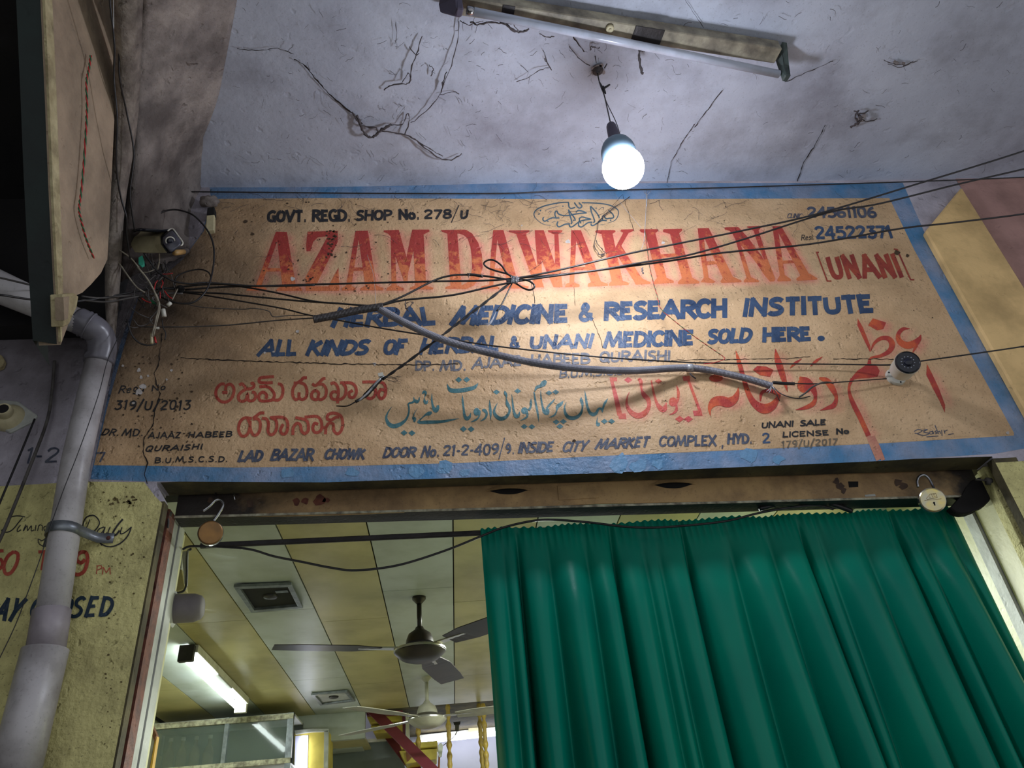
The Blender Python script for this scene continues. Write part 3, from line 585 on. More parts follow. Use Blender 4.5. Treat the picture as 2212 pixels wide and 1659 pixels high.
for l in ([(360, 460), (345, 520), (390, 558), (480, 510), (560, 478), (640, 482), (720, 480)], [(640, 475), (618, 400), (630, 340), (668, 330), (700, 390), (800, 425), (920, 428), (1050, 400), (1200, 378), (1340, 368)], [(1340, 365), (1240, 328), (1150, 315), (1090, 352)], [(925, 290), (950, 400), (985, 500), (1003, 590), (975, 620)],
          [(925, 290), (1000, 400), (1068, 490), (1080, 545)], [(690, 560), (665, 630), (700, 683), (760, 668), (850, 625), (960, 615)], [(940, 620), (960, 678), (1010, 683), (1100, 620), (1170, 560), (1180, 490), (1240, 460), (1330, 482), (1430, 510), (1300, 528), (1190, 560), (1215, 605)],
          [(1160, 590), (1160, 660), (1210, 688), (1270, 660), (1370, 590), (1470, 580)], [(1422, 215), (1450, 350), (1500, 480), (1520, 560), (1490, 590)], [(1430, 215), (1540, 330), (1610, 430), (1630, 490)], [(1440, 610), (1450, 648), (1500, 650), (1580, 600), (1690, 540), (1800, 545)],
          [(1700, 530), (1702, 450), (1740, 425), (1760, 480), (1800, 500), (1850, 490), (1900, 488), (1952, 470), (1935, 400), (1840, 310)], [(930, 140), (940, 230), (990, 265), (1080, 240)], [(1060, 130), (1130, 230), (1190, 258), (1232, 210), (1160, 130)]):
    bi.stroke(SB([(a[0], a[1], 30) for a in l]))
bi.stroke(SB([(400, 330, 6), (440, 290, 10), (600, 240, 12), (750, 200, 4)])); bi.stroke(SB([(530, 595, 4), (590, 570, 12), (655, 550, 4)])); bi.stroke(SB([(1620, 645, 4), (1690, 635, 12), (1760, 628, 4)]))
bi.stroke(SB([(470, 370, 8), (510, 325, 10), (535, 340, 10), (500, 380, 8)])); bi.stroke(SB([(1610, 310, 4), (1680, 250, 12), (1730, 250, 12), (1710, 300, 6)]))
for x, y in ((1045, 535), (1885, 535), (255, 395), (800, 215), (1555, 260), (290, 315), (460, 560)): bi.ell(*SB([(x, y)])[0], 1.6, 1.5)
for _ in range(60):
    a = rng.rand()*6.28; q = .9*math.sqrt(rng.rand()); bi.ell(*SB([(1105+880*q*math.cos(a), 385+225*q*math.sin(a))])[0], .5, .5, n=5)
bi.build('calligraphy_oval', mat('grey_green_paint', (52, 80, 92), (80, 102, 114), .6, 14, .5, 75), sign, 'oval cartouche of grey green calligraphy', off=.0013)
# --- brush capitals
s_ = 's'
G = {
 'A': (.66, [[(0, 0), (.33, 1)], [(.33, 1), (.66, 0)], [(.12, .33), (.54, .33)]]), 'B': (.5, [[(.04, 0), (.04, 1)], [s_, (.0, 1), (.3, .99), (.46, .85), (.42, .64), (.25, .54), (.04, .53)], [s_, (.2, .54), (.42, .47), (.52, .28), (.42, .06), (.2, 0), (0, .01)]]),
 'C': (.5, [[s_, (.5, .8), (.42, .95), (.26, 1), (.1, .86), (.03, .5), (.09, .14), (.24, 0), (.4, .03), (.5, .18)]]), 'D': (.52, [[(.04, 0), (.04, 1)], [s_, (0, .98), (.28, .96), (.48, .74), (.5, .4), (.36, .08), (.16, .01), (0, .02)]]),
 'E': (.44, [[(.05, 0), (.05, 1)], [(0, .96), (.44, .97)], [(.05, .52), (.36, .53)], [(0, .03), (.44, .04)]]), 'F': (.42, [[(.05, 0), (.05, 1)], [(0, .96), (.44, .97)], [(.05, .52), (.36, .53)]]),
 'G': (.54, [[s_, (.5, .85), (.4, .98), (.25, 1), (.08, .82), (.03, .5), (.1, .14), (.26, 0), (.42, .05), (.5, .18)], [(.5, 0), (.5, .45)], [(.3, .43), (.54, .43)]]), 'H': (.54, [[(.05, 0), (.05, 1)], [(.49, 0), (.49, 1)], [(.05, .5), (.49, .52)]]),
 'I': (.1, [[(.05, 0), (.05, 1)]]), 'J': (.36, [[s_, (.3, 1), (.3, .4), (.27, .08), (.14, -.02), (.0, .1)]]), 'K': (.52, [[(.05, 0), (.05, 1)], [(.46, 1), (.06, .45)], [(.16, .56), (.5, 0)]]), 'L': (.4, [[(.05, 1), (.05, 0)], [(.02, .03), (.42, .05)]]),
 'M': (.74, [[(.0, 0), (.12, 1)], [(.12, 1), (.36, .1)], [(.36, .1), (.62, 1)], [(.62, 1), (.72, 0)]]), 'N': (.56, [[(.05, 0), (.05, 1)], [(.05, 1), (.5, 0)], [(.5, 0), (.5, 1)]]), 'O': (.54, [[s_, (.27, 1), (.08, .85), (.03, .5), (.09, .13), (.27, 0), (.45, .13), (.51, .5), (.46, .85), (.27, 1)]]),
 'P': (.48, [[(.05, 0), (.05, 1)], [s_, (0, .98), (.28, .98), (.46, .86), (.46, .62), (.3, .47), (.05, .45)]]), 'Q': (.54, [[s_, (.27, 1), (.08, .85), (.03, .5), (.09, .13), (.27, 0), (.45, .13), (.51, .5), (.46, .85), (.27, 1)], [(.32, .25), (.54, -.06)]]),
 'R': (.52, [[(.05, 0), (.05, 1)], [s_, (0, .98), (.28, .98), (.46, .86), (.46, .65), (.3, .52), (.05, .5)], [(.22, .5), (.52, 0)]]), 'S': (.46, [[s_, (.44, .86), (.34, .98), (.18, .98), (.06, .84), (.1, .62), (.3, .48), (.42, .3), (.36, .08), (.2, 0), (.06, .03), (0, .14)]]),
 'T': (.48, [[(.24, 0), (.24, 1)], [(0, .96), (.5, .97)]]), 'U': (.52, [[s_, (.05, 1), (.05, .35), (.12, .06), (.27, 0), (.42, .08), (.48, .38), (.48, 1)]]), 'V': (.56, [[(.02, 1), (.28, 0)], [(.28, 0), (.56, 1)]]), 'W': (.8, [[(.02, 1), (.18, 0)], [(.18, 0), (.4, .85)], [(.4, .85), (.58, 0)], [(.58, 0), (.8, 1)]]),
 'X': (.52, [[(.02, 1), (.5, 0)], [(.5, 1), (.02, 0)]]), 'Y': (.52, [[(.02, 1), (.26, .45)], [(.5, 1), (.26, .45)], [(.26, .5), (.24, 0)]]), 'Z': (.5, [[(.02, .96), (.48, .96)], [(.48, .96), (.04, .04)], [(0, .04), (.5, .04)]]),
 '&': (.66, [[s_, (.62, .0), (.4, .3), (.14, .68), (.16, .92), (.3, 1), (.42, .86), (.36, .66), (.1, .42), (.04, .18), (.18, 0), (.38, .04), (.56, .34)], [(.42, .36), (.66, .34)]]),
 '0': (.46, [[s_, (.23, 1), (.06, .82), (.04, .4), (.12, .06), (.25, 0), (.38, .1), (.43, .5), (.38, .86), (.23, 1)]]), '1': (.22, [[(.14, 0), (.14, 1)], [(.14, 1), (0, .82)]]), '2': (.46, [[s_, (.02, .78), (.1, .96), (.26, 1), (.4, .88), (.38, .64), (.2, .35), (.03, .04)], [(.02, .04), (.46, .05)]]),
 '3': (.44, [[(.04, .96), (.42, .97)], [(.42, .96), (.2, .6)], [s_, (.2, .6), (.4, .5), (.42, .22), (.28, .01), (.12, .0), (0, .14)]]), '4': (.48, [[(.34, 0), (.34, 1)], [(.34, 1), (.0, .32)], [(0, .3), (.5, .32)]]), '5': (.44, [[(.42, .96), (.08, .95)], [(.08, .96), (.05, .56)], [s_, (.05, .56), (.26, .62), (.42, .44), (.4, .14), (.22, 0), (.0, .1)]]),
 '6': (.46, [[s_, (.38, .98), (.16, .8), (.04, .4), (.1, .08), (.26, 0), (.42, .14), (.4, .42), (.24, .5), (.06, .36)]]), '7': (.44, [[(.0, .96), (.44, .96)], [(.42, .96), (.16, 0)]]), '8': (.46, [[s_, (.24, .54), (.08, .7), (.1, .92), (.25, 1), (.4, .9), (.4, .7), (.24, .54), (.06, .34), (.06, .1), (.24, 0), (.42, .12), (.42, .36), (.24, .54)]]), '9': (.46, [[s_, (.42, .66), (.26, .5), (.08, .56), (.04, .8), (.2, 1), (.38, .92), (.43, .66), (.38, .28), (.14, 0)]]),
 '/': (.3, [[(.0, -.2), (.3, 1.15)]]), '.': (.14, [[(.04, .0), (.14, .0)]]), ',': (.14, [[(.1, .06), (.03, -.14)]]), '-': (.26, [[(.03, .42), (.24, .42)]]), ':': (.16, [[(.04, .1), (.13, .1)], [(.05, .6), (.14, .6)]]),
 'o': (.4, [[s_, (.2, .66), (.05, .5), (.06, .12), (.2, 0), (.35, .14), (.35, .5), (.2, .66)]]), 'e': (.4, [[s_, (.05, .34), (.34, .42), (.26, .64), (.1, .6), (.04, .3), (.14, .02), (.36, .1)]]), 'g': (.4, [[s_, (.34, .5), (.2, .64), (.06, .5), (.08, .16), (.2, .04), (.34, .3), (.34, .6)], [s_, (.34, .6), (.34, -.1), (.2, -.32), (.02, -.2)]]),
 'd': (.4, [[s_, (.34, .5), (.2, .62), (.06, .5), (.06, .14), (.18, 0), (.34, .2)], [(.36, 1), (.36, 0)]]), 'r': (.3, [[(.05, 0), (.05, .64)], [s_, (.05, .45), (.16, .62), (.3, .6)]]), 's': (.34, [[s_, (.32, .56), (.18, .66), (.06, .52), (.26, .3), (.26, .08), (.12, 0), (0, .1)]]), 'i': (.1, [[(.05, 0), (.05, .62)], [(.05, .8), (.06, .88)]]),
 'l': (.1, [[(.05, 0), (.05, 1)]]), 'n': (.4, [[(.05, 0), (.05, .62)], [s_, (.05, .4), (.2, .62), (.34, .5), (.35, 0)]]),
}
def word(pt, txt, bl, br, tr, tl, w, gap=.14, jit=.02):
    """txt laid into the quad bl,br,tr,tl (pixels); w brush width in pixels"""
    tot = sum((G[c][0] if c != ' ' else .25)+gap for c in txt)-gap
    x = 0; pt.spans = []
    for c in txt:
        if c == ' ': x += .25+gap; continue
        gw, strokes = G[c]; ks = pt.k
        j0, j1 = (random.random()-.5)*jit, (random.random()-.5)*jit
        for st in strokes:
            sm = st[0] == 's'; pts = st[1:] if sm else st
            out = []
            for (a, b) in pts:
                u = (x+a)/tot; v = b+j0+j1*a
                X_ = (bl[0]*(1-u)+br[0]*u)*(1-v)+(tl[0]*(1-u)+tr[0]*u)*v
                Y_ = (bl[1]*(1-u)+br[1]*u)*(1-v)+(tl[1]*(1-u)+tr[1]*u)*v
                out.append((X_, Y_, w*(1+.12*(random.random()-.5))))
            if not sm and len(out) == 2 and abs(out[0][1]-out[1][1]) > .8*abs(out[0][0]-out[1][0]):
                (xa, ya, wa), (xb_, yb, wb) = out; L2 = math.hypot(xb_-xa, yb-ya)+1e-6; e_ = .45*w/L2
                out = [(xa-(xb_-xa)*e_, ya-(yb-ya)*e_, wa), (xb_+(xb_-xa)*e_, yb+(yb-ya)*e_, wb)]
            pt.stroke(out, w, smooth=sm, n=3)
        pt.spans.append((ks, pt.k)); x += gw+gap
    return pt
def ins_(q, d): # shrink a quad by half the brush so strokes stay inside the measured box
    bl, br, tr, tl = [Vector(a) for a in q]; h = d/2
    return (bl+Vector((h, -h)), br+Vector((-h, -h)), tr+Vector((-h, h)), tl+Vector((h, h)))
def words(name, m, label, lst, gap=.10, jit=.02, each=False):
    pt = Paint()
    for t in lst:
        txt, q, w = t[0], t[1:5], t[5]
        w *= 1.02; q = ins_(q, w); k0 = pt.k
        for n_, (a_, b_) in enumerate(word(pt, txt, *[tuple(a) for a in q], w, gap=t[6] if len(t) > 6 else gap, jit=jit).spans) if each else ():
            V, Fc = [], []
            for n2, (qq, g) in enumerate(zip(pt.polys, pt.ids)):
                if a_ < g <= b_: k = len(V); V += [P(x, y, WY-.0011-.00005*(g % 12)-.000014*(n2 % 40)) for x, y in qq]; Fc.append(tuple(range(k, k+len(qq))))
            mesh('letter', V, Fc, m, sign)
        if not each: word(pt, txt, *[tuple(a) for a in q], w, gap=t[6] if len(t) > 6 else gap, jit=jit)
    if each: return
    return pt.build(name, m, sign, label, off=.0013)
words('lettering', M['blackp'], 'dark capitals along the top left', [
    ('GOVT.', (574, 480.5), (664, 480), (664, 452), (577, 454), 6.6), ('REGD.', (672, 480), (759, 479), (757, 451), (673, 452), 6.2), ('SHOP', (767, 477.5), (848, 476), (848, 451.5), (769, 453), 5.6),
    ('No.', (859, 475.5), (908, 475), (905, 451), (859, 451), 6.2), ('278', (914, 474), (977, 473), (977, 451), (915, 452), 4.6), ('/', (975, 476), (992, 476), (992, 447), (978, 449), 2), ('U', (992, 474), (1012, 472), (1014, 450), (994, 452), 5)])
words('lettering', M['navy'], 'large navy italic capitals of the second line', [
    ('HERBAL', (711, 709), (945, 704), (937, 662), (727, 664), 10.5), ('MEDICINE', (971, 705), (1231, 698), (1231, 655), (988, 660), 11), ('&', (1247, 695), (1286, 695), (1281, 653), (1252, 653), 8.5),
    ('RESEARCH', (1301, 694), (1574, 687), (1574, 643), (1303, 651), 11), ('INSTITUTE', (1601, 685), (1892, 677), (1884, 634), (1606, 643), 10.5)], each=True)
words('lettering', M['navy'], 'navy italic capitals of the third line', [
    ('ALL', (554, 771), (643, 770), (644, 733), (568, 732), 8.5), ('KINDS', (657, 770), (796, 768), (806, 732), (669, 734), 9), ('OF', (825, 767), (874, 767), (885, 730), (830, 732), 8.5), ('HERBAL', (902, 767), (1080, 760), (1084, 724), (912, 729), 8.5),
    ('&', (1099.5, 753), (1126, 753), (1121, 724), (1102, 725), 6), ('UNANI', (1141, 754.5), (1280, 753), (1287, 719.5), (1144, 723), 8), ('MEDICINE', (1302, 753), (1501, 747), (1502, 711), (1306, 716), 8.8), ('SOLD', (1526, 744), (1623, 742), (1629, 706.6), (1528, 710), 8.8), ('HERE', (1644, 740.5), (1756, 737.5), (1753, 703.6), (1645, 706.6), 9)], each=True)
Paint().ell(1773.7, 731, 8, 6).build('letter', M['navy'], sign, off=.0013)
words('lettering', mat('washed_grey_paint', (90, 96, 110), (124, 122, 124), .6, 60, .5, 75, fine=.6), 'faded wobbly grey capitals of the fourth line', [
    ('DP.', (895, 802), (940, 802), (938, 778), (896, 779), 4.6), ('MD.', (949, 802), (1008, 801), (1006, 776), (952, 777), 4.8), ('AJAAZ', (1018, 798), (1128, 790), (1124, 765), (1024, 772), 4.8), ('HABEEB', (1144, 790), (1275, 786), (1275, 761), (1146, 764), 4.8),
    ('QURAISHI', (1293, 783), (1449, 780), (1450, 755), (1295, 758), 5), ('B.U.M.S.C.S.D.', (1207, 817), (1379, 808), (1379, 793), (1209, 797), 3.6)], jit=.12)
words('lettering', M['slate'], 'slate capitals of the street address line', [
    ('LAD', (511.4, 999), (567, 998), (572, 971), (519, 972.4), 6), ('BAZAR', (582, 996), (678, 996.5), (682, 967), (590, 969), 5.6), ('CHOWK', (697.5, 993), (788, 993), (794, 967.6), (704, 968.6), 5.6),
    ('DOOR', (825, 990), (898, 988), (903, 964), (832, 965), 5), ('No.', (907, 989), (950, 986.6), (951, 962), (914.7, 962.5), 4.6), ('21-2-409', (955, 986), (1078, 983), (1080, 957), (958, 961), 4.2), ('/', (1078, 985), (1090, 985), (1091, 950), (1084, 950), 2.2), ('9.', (1091, 981), (1112, 981), (1108, 957), (1092, 958), 4),
    ('INSIDE', (1117, 980), (1196, 977), (1199.5, 952.4), (1122, 955), 4.8), ('CITY', (1212, 977.7), (1267, 975), (1275.4, 950), (1218.5, 953.7), 4.8), ('MARKET', (1284, 971.6), (1402, 966.6), (1408, 941), (1293, 947.6), 5.2), ('COMPLEX', (1421, 965), (1548.6, 964), (1548.6, 938.7), (1424.6, 941), 4.6), (',', (1558, 966), (1563, 965), (1563, 940), (1559, 940), 3), ('HYD.', (1569, 960), (1626, 959), (1624, 935), (1571, 936), 5.2)])
words('lettering', M['navy'], 'blue numeral two after the address', [('2', (1645, 959), (1666, 958), (1663, 934), (1645, 935), 4)])
words('lettering', M['blackp'], 'black capitals in the lower right', [
    ('UNANI', (1643.5, 926), (1714.4, 922), (1715.7, 908), (1645, 911), 3.4), ('SALE', (1727, 921.5), (1785, 918.5), (1785, 905), (1728, 907), 3.4), ('LICENSE', (1689, 945.5), (1791.6, 941), (1790, 928), (1690, 932), 3.2), ('No', (1805, 939), (1835.5, 937.5), (1834, 925), (1805, 925), 3.6)])
words('lettering', mat('thin_grey_paint', (98, 88, 74), (130, 116, 94), .6, 60, .5, 75), 'thin grey number 179/U/2017', [('179/U/2017', (1688, 969), (1809, 961.5), (1810, 946), (1688, 952), 3)], gap=.2)
words('lettering', M['slate'], 'grey telephone number in the upper right, crossed by cables', [('24561106', (1743, 471.5), (1896, 471), (1892, 445), (1741, 446), 5.6), ('CLINIC:', (1699.5, 471.6), (1735, 470.8), (1738, 461), (1702, 460.4), 1.5)])
words('lettering', M['navy'], 'navy telephone number in the upper right', [('24522371', (1760, 518), (1932, 515), (1924, 486), (1757, 488), 6)])
words('lettering', M['blackp'], None, [('Resi:', (1730, 520), (1759, 518), (1760, 506), (1731, 507), 1.5)])
un = Paint(); word(un, 'UNANI', *[tuple(a) for a in ins_(((1793, 604), (1954, 600.5), (1936, 547), (1780, 550)), 10)], 10, gap=.2)
un.stroke([(1769, 545), (1764, 545), (1787, 607), (1796, 607)], 3, smooth=False).stroke([(1931, 538), (1938, 539), (1967, 604), (1975, 604)], 3.2, smooth=False); un.build('lettering', mat('maroon_lettering_paint', (140, 48, 44), (168, 74, 50), .6, 20, .5, 75), sign, 'maroon bracketed word beside the heading', off=.0013)
words('lettering', M['blackp'], 'small black handwritten capitals in the lower left', [
    ('Regd', (254, 851), (312, 846), (314, 829), (260, 833), 2.6), ('No', (326, 846), (358, 842), (360, 828), (328, 832), 2.6), ('319/U/2013', (245.6, 886), (411, 887), (414, 864), (250, 864), 3.6), ('DR.', (218, 940), (256, 942), (262, 925), (226, 925), 2.8), ('MD.', (262, 942), (309, 942), (311, 925), (268, 925), 2.8), ('AJAAZ', (319, 947), (390, 947), (392, 932), (322, 932), 2.8), ('HABEEB', (405, 946), (501, 945), (503, 931), (408, 932), 3),
    ('QURAISHI', (311, 977), (437, 971), (440, 958), (318, 962), 3), ('B.U.M.S.C.S.D.', (333, 1000.5), (492, 998), (494, 984), (335, 987), 2.8)], gap=.18, jit=.12)
words('lettering', M['slate'], 'older faded numeral seven at the left edge', [('7', (209, 999), (228, 998), (229, 975), (206, 976), 3.6)])
si = Paint()
for l in ([(1340, 1278), (1380, 1258), (1425, 1270), (1380, 1298), (1345, 1295)], [(1430, 1265), (1480, 1258), (1440, 1283), (1500, 1300), (1440, 1320), (1375, 1305)], [(1530, 1275), (1500, 1288), (1512, 1305), (1536, 1298), (1535, 1272), (1547, 1305)], [(1580, 1268), (1560, 1280), (1582, 1295), (1560, 1305)], [(1560, 1212), (1598, 1305)], [(1590, 1285), (1608, 1275), (1620, 1302)], [(1630, 1262), (1635, 1325)], [(1655, 1262), (1665, 1300)], [(1660, 1278), (1692, 1262)], [(1470, 1335), (1530, 1330), (1595, 1325)], [(1700, 1312), (1757, 1300)]):
    si.stroke(S9([(a[0], a[1], 8) for a in l]))
si.build('signature', M['slate'], sign, 'small dark painter signature', off=.0013)
# notice on the left pillar
nt_ = thing('painted_notice', P(150, 1250), 'opening hours hand-painted on the mustard pillar behind the pipe', 'sign')
sp = Paint()
for l, w in (([(110, 250), (150, 215), (230, 203), (320, 215)], 13), ([(290, 225), (235, 290), (170, 370), (110, 408), (45, 410), (22, 388), (60, 368)], 14), ([(262, 320), (225, 370), (225, 405), (270, 380)], 12), ([(325, 250), (318, 262)], 12), ([(330, 315), (298, 395), (345, 330), (352, 390), (400, 330), (400, 395), (440, 380)], 11), ([(460, 320), (450, 395)], 11), ([(480, 395), (500, 325), (540, 330), (540, 395)], 11), ([(600, 330), (560, 350), (580, 400), (620, 340), (590, 470), (540, 520), (490, 500), (500, 560), (560, 590), (640, 570)], 11), ([(690, 320), (660, 350), (700, 380), (660, 400)], 11),
             ([(1055, 350), (1080, 260), (1120, 212), (1200, 198), (1258, 250), (1270, 310), (1220, 385), (1150, 430), (1090, 420)], 16), ([(1150, 250), (1110, 350), (1060, 385)], 12), ([(1335, 345), (1270, 370), (1242, 420), (1270, 442), (1320, 400), (1345, 350), (1325, 430), (1375, 425)], 14), ([(1410, 345), (1382, 420), (1425, 430)], 14), ([(1572, 245), (1500, 330), (1442, 430), (1480, 450), (1530, 390)], 22), ([(1560, 348), (1540, 430), (1600, 415), (1682, 345)], 14), ([(1682, 345), (1640, 450), (1560, 540), (1460, 590), (1370, 595), (1290, 560), (1272, 530)], 16)):
    sp.stroke(SL([(a[0], a[1], w) for a in l]))
sp.build('script_lettering', M['blackp'], nt_, 'black script lettering', off=.0022)
rd = Paint()
for l, w in (([(1090, 760), (1040, 805), (985, 770), (990, 710), (1040, 668), (1098, 672), (1120, 730), (1110, 830), (1070, 920), (1000, 955), (945, 940)], 42), ([(1235, 950), (1245, 842)], 11), ([(1235, 845), (1290, 842), (1300, 870), (1248, 897)], 11), ([(1310, 955), (1322, 858)], 11), ([(1322, 858), (1360, 932)], 10), ([(1360, 932), (1405, 865)], 10), ([(1405, 865), (1410, 955)], 11),
             ([(-60, 655), (45, 650)], 36), ([(-45, 660), (-50, 760), (10, 760), (30, 830), (-10, 890)], 36), ([(180, 660), (100, 720), (50, 840), (70, 940), (140, 930), (210, 820), (230, 700), (180, 660)], 40), ([(490, 665), (650, 655)], 36), ([(570, 670), (535, 900)], 36), ([(700, 680), (650, 780), (670, 890), (740, 880), (780, 760), (750, 670), (700, 680)], 36)):
    rd.stroke(SL([(a[0], a[1], w*1.1) for a in l]))
rd.build('red_lettering', M['brick'], nt_, 'red hours 9 PM', off=.0022)
cl = Paint()
word(cl, 'AY', *SL([(-60, 1520), (180, 1540), (330, 1280), (30, 1275)]), 8.5, gap=.2); word(cl, 'CLO', *SL([(370, 1500), (880, 1500), (960, 1255), (440, 1270)]), 7.5); word(cl, 'S', *SL([(895, 1495), (1030, 1490), (1100, 1250), (985, 1255)]), 7.5); word(cl, 'E', *SL([(1085, 1488), (1205, 1485), (1268, 1245), (1165, 1250)]), 7.8); word(cl, 'D', *SL([(1275, 1475), (1400, 1470), (1465, 1255), (1330, 1250)]), 7.8)
cl.build('blue_lettering', mat('dark_blue_paint', (24, 44, 62), (30, 54, 70), .5, 14, .4, 75), nt_, 'dark blue word CLOSED', off=.0022)
ob = Paint(); word(ob, '1-2', (52, 1000), (122, 998), (130, 968), (62, 968), 4); ob.build('old_lettering', M['slate'], nt_, 'older blurred numerals on bare plaster', off=.0022)
# stains, plaster loss, cracks: their own shapes on the wall
def crack(pts, w, par=wf, off=.0018, m='crack', jit=2.2, n=5, f=P, sub=4):
    q = [Vector((a[0], a[1])) for a in pts]; out = []
    for a, b in zip(q[:-1], q[1:]):
        L_ = (b-a).length; k = max(1, int(L_/7)); nr = Vector((-(b-a).y, (b-a).x)).normalized()
        for i in range(k): out.append(a.lerp(b, i/k)+nr*(random.random()-.5)*jit)
    out.append(q[-1])
    pp_ = [(a.x, a.y, w*(.35+random.random()*.9)) for a in out]
    pt = Paint(); pt.stroke(pp_, w, smooth=False); V, Fc = [], []
    for qq in pt.polys:
        k = len(V); V += [f(x, y) for x, y in qq]; Fc.append(tuple(range(k, k+4)))
    return V, Fc
def cracks(name, lst, par, f, m='crack', jit=2.2, label=None):
    V, Fc = [], []
    for pts, w in lst:
        a, b = crack(pts, w, jit=jit, f=f); k = len(V); V += a; Fc += [tuple(i+k for i in q) for q in b]
    return mesh(name, V, Fc, M[m], par, label=label)
onw = lambda x, y: P(x, y, WY-.0021)
cracks('crack', [([(350, 720), (342, 790), (332, 806), (338, 830), (346, 850), (334, 890), (330, 920), (312, 945), (309, 975), (318, 1000), (312, 1025), (318, 1045)], 2.6)], wf, onw, label='dark crack down the left of the sign')
cracks('crack', [([(390, 773), (470, 777), (520, 779), (640, 783), (730, 786), (810, 787), (900, 788), (990, 786)], 2.2), ([(1450, 778), (1580, 776), (1700, 775), (1750, 770)], 1.2), ([(1800, 775), (1930, 776)], 1.5), ([(1238, 500), (1250, 520), (1260, 552)], 1.0), ([(1280, 690), (1295, 725), (1302, 752)], 1.0), ([(1240, 620), (1243, 660)], .8), ([(1300, 470), (1345, 420), (1370, 500)], 1.0)], wf, onw, label='long horizontal crack across the sign')
lost = []
def blob(cx, cy, r, f=onw, n=9):
    return [f(cx+r*(.6+.7*random.random())*math.cos(2*math.pi*k/n), cy+r*(.5+.6*random.random())*math.sin(2*math.pi*k/n)) for k in range(n)]
def blobs(name, lst, m, par, f=onw, label=None, each=False):
    if each:
        for i, (cx, cy, r) in enumerate(lst): mesh(name, [p+Vector((0, -.00005*i, 0)) for p in blob(cx, cy, r, f)], [tuple(range(9))], m, par)
        return
    V, Fc = [], []
    for cx, cy, r in lst:
        b = blob(cx, cy, r, f); k = len(V); V += b; Fc.append(tuple(range(k, k+len(b))))
    return mesh(name, V, Fc, m, par, label=label)
L_ = [(300, 800, 5), (305, 815, 4), (308, 835, 7), (300, 848, 9), (290, 870, 6), (265, 790, 3), (320, 812, 3), (360, 820, 3), (370, 800, 3), (632, 602, 5), (643, 716, 4), (572, 762, 3), (591, 760, 3), (809, 786, 4), (1227, 522, 5), (1432, 524, 3.5), (2177, 935, 4), (1127, 487, 2)]
blobs('plaster_chip', L_, mat('exposed_white_plaster', (206, 200, 196), (176, 168, 160), .9, 40, .5, 80), wf, label='small chips of white plaster')
L_ = [(random.uniform(255, 420), random.uniform(770, 1000), random.uniform(1, 3.2)) for _ in range(70)]+[(random.uniform(540, 860), random.uniform(435, 640), random.uniform(.6, 2.4)) for _ in range(70)]+[(random.uniform(440, 2100), random.uniform(440, 940), random.uniform(.5, 1.5)) for _ in range(170)]+[*[(715+random.gauss(0, 6), 525+random.gauss(0, 16), random.uniform(1, 3.5)) for _ in range(34)], *[(667+random.gauss(0, 5), 606+random.gauss(0, 5), random.uniform(1, 2.5)) for _ in range(12)], (1938, 545, 6), (1960, 552, 4), (530, 478, 5), (545, 505, 4), (1240, 952, 4)]
blobs('pit', L_, mat('pit_dirt', (84, 66, 46), (60, 46, 34), 1, 40), wf, label='dark pits in the plaster')['kind'] = 'stuff'
L_ = [(random.uniform(215, 330), random.uniform(1050, 1620), random.uniform(.8, 3)) for _ in range(110)]+[(275+random.gauss(0, 14), 1082+random.gauss(0, 5), random.uniform(1, 4)) for _ in range(24)]
L_ = [q for q in L_ if P(q[0]+14, q[1]).x < JL-.004]
blobs('pit', L_, mat('pillar_dirt', (110, 98, 58), (80, 68, 44), 1, 40), wl, f=lambda x, y: P(x, y, WY-.0025) if P(x, y).x < JL-.004 else P(x-40, y, WY-.0025), label='pits in the mustard plaster')['kind'] = 'stuff'
blobs('blue_patch', [(900, 1018, 16), (960, 1012, 18), (1005, 1022, 12), (1340, 1000, 22), (1380, 1006, 18), (1420, 1001, 14), (1620, 984, 20), (1680, 992, 14), (620, 1022, 16), (760, 1020, 14)], mat('bright_blue_paint', (96, 146, 184), (118, 154, 186), .5, 12, .5, 75), sign, f=lambda x, y: P(x, y, WY-.0009), each=True)
# ------------------------------------------------------------------ CEILING: cracks, stains, cobwebs
onc = lambda x, y: PZ(x, y, CEIL-.009)
cracks('crack', [([(512, 105), (560, 110), (600, 104), (635, 117)], 1.6), ([(635, 128), (660, 142), (685, 175), (720, 212), (760, 245), (783, 268)], 3), ([(1723, 392), (1736, 350), (1762, 312), (1783, 270)], 2.2), ([(1695, 178), (1745, 155), (1800, 132)], 1.4), ([(1500, 275), (1530, 235), (1560, 195)], 1.6), ([(1440, 395), (1450, 350), (1478, 300), (1500, 268)], 1.4), ([(854, 47), (858, 70), (853, 95)], 1.4), ([(1237, 78), (1245, 90), (1262, 112)], 2.2), ([(1173, 108), (1183, 135), (1192, 152)], 1.5), ([(1480, 0), (1500, 30), (1520, 60)], 1.2)], ce, onc, label='cracks in the limewash')
blobs('stain', [(1290, 150, 13), (1283, 157, 7), (1299, 142, 6), (1303, 156, 5), (1858, 258, 9), (1866, 250, 6), (1935, 135, 7), (1952, 138, 5)], mat('grey_brown_stain', (134, 126, 124), (150, 144, 146), .95, 20, .3, 50), ce, f=onc)
def cobweb(name, strands, label, f, r=.0012, group=None):
    V, Fc = [], []
    for pts in strands:
        rr = pts[0] if not hasattr(pts[0], '__len__') else r
        q = pts[1:] if not hasattr(pts[0], '__len__') else pts
        c = crom([f(*a) for a in q], 4)
        c = [p+Vector((rng.normal(0, .0012), rng.normal(0, .0012), rng.normal(0, .0012))) for p in c]
        a, b = tube_vf(c, [rr*(.8+1.2*rng.rand()) for _ in c], 5, v0=len(V)); V += a; Fc += b
    return tag(mesh(name, V, Fc, M['cobw'], smooth=True), label, 'cobweb', group)
def hc(x, y, h=0): return PZ(x, y, CEIL-.012-h)
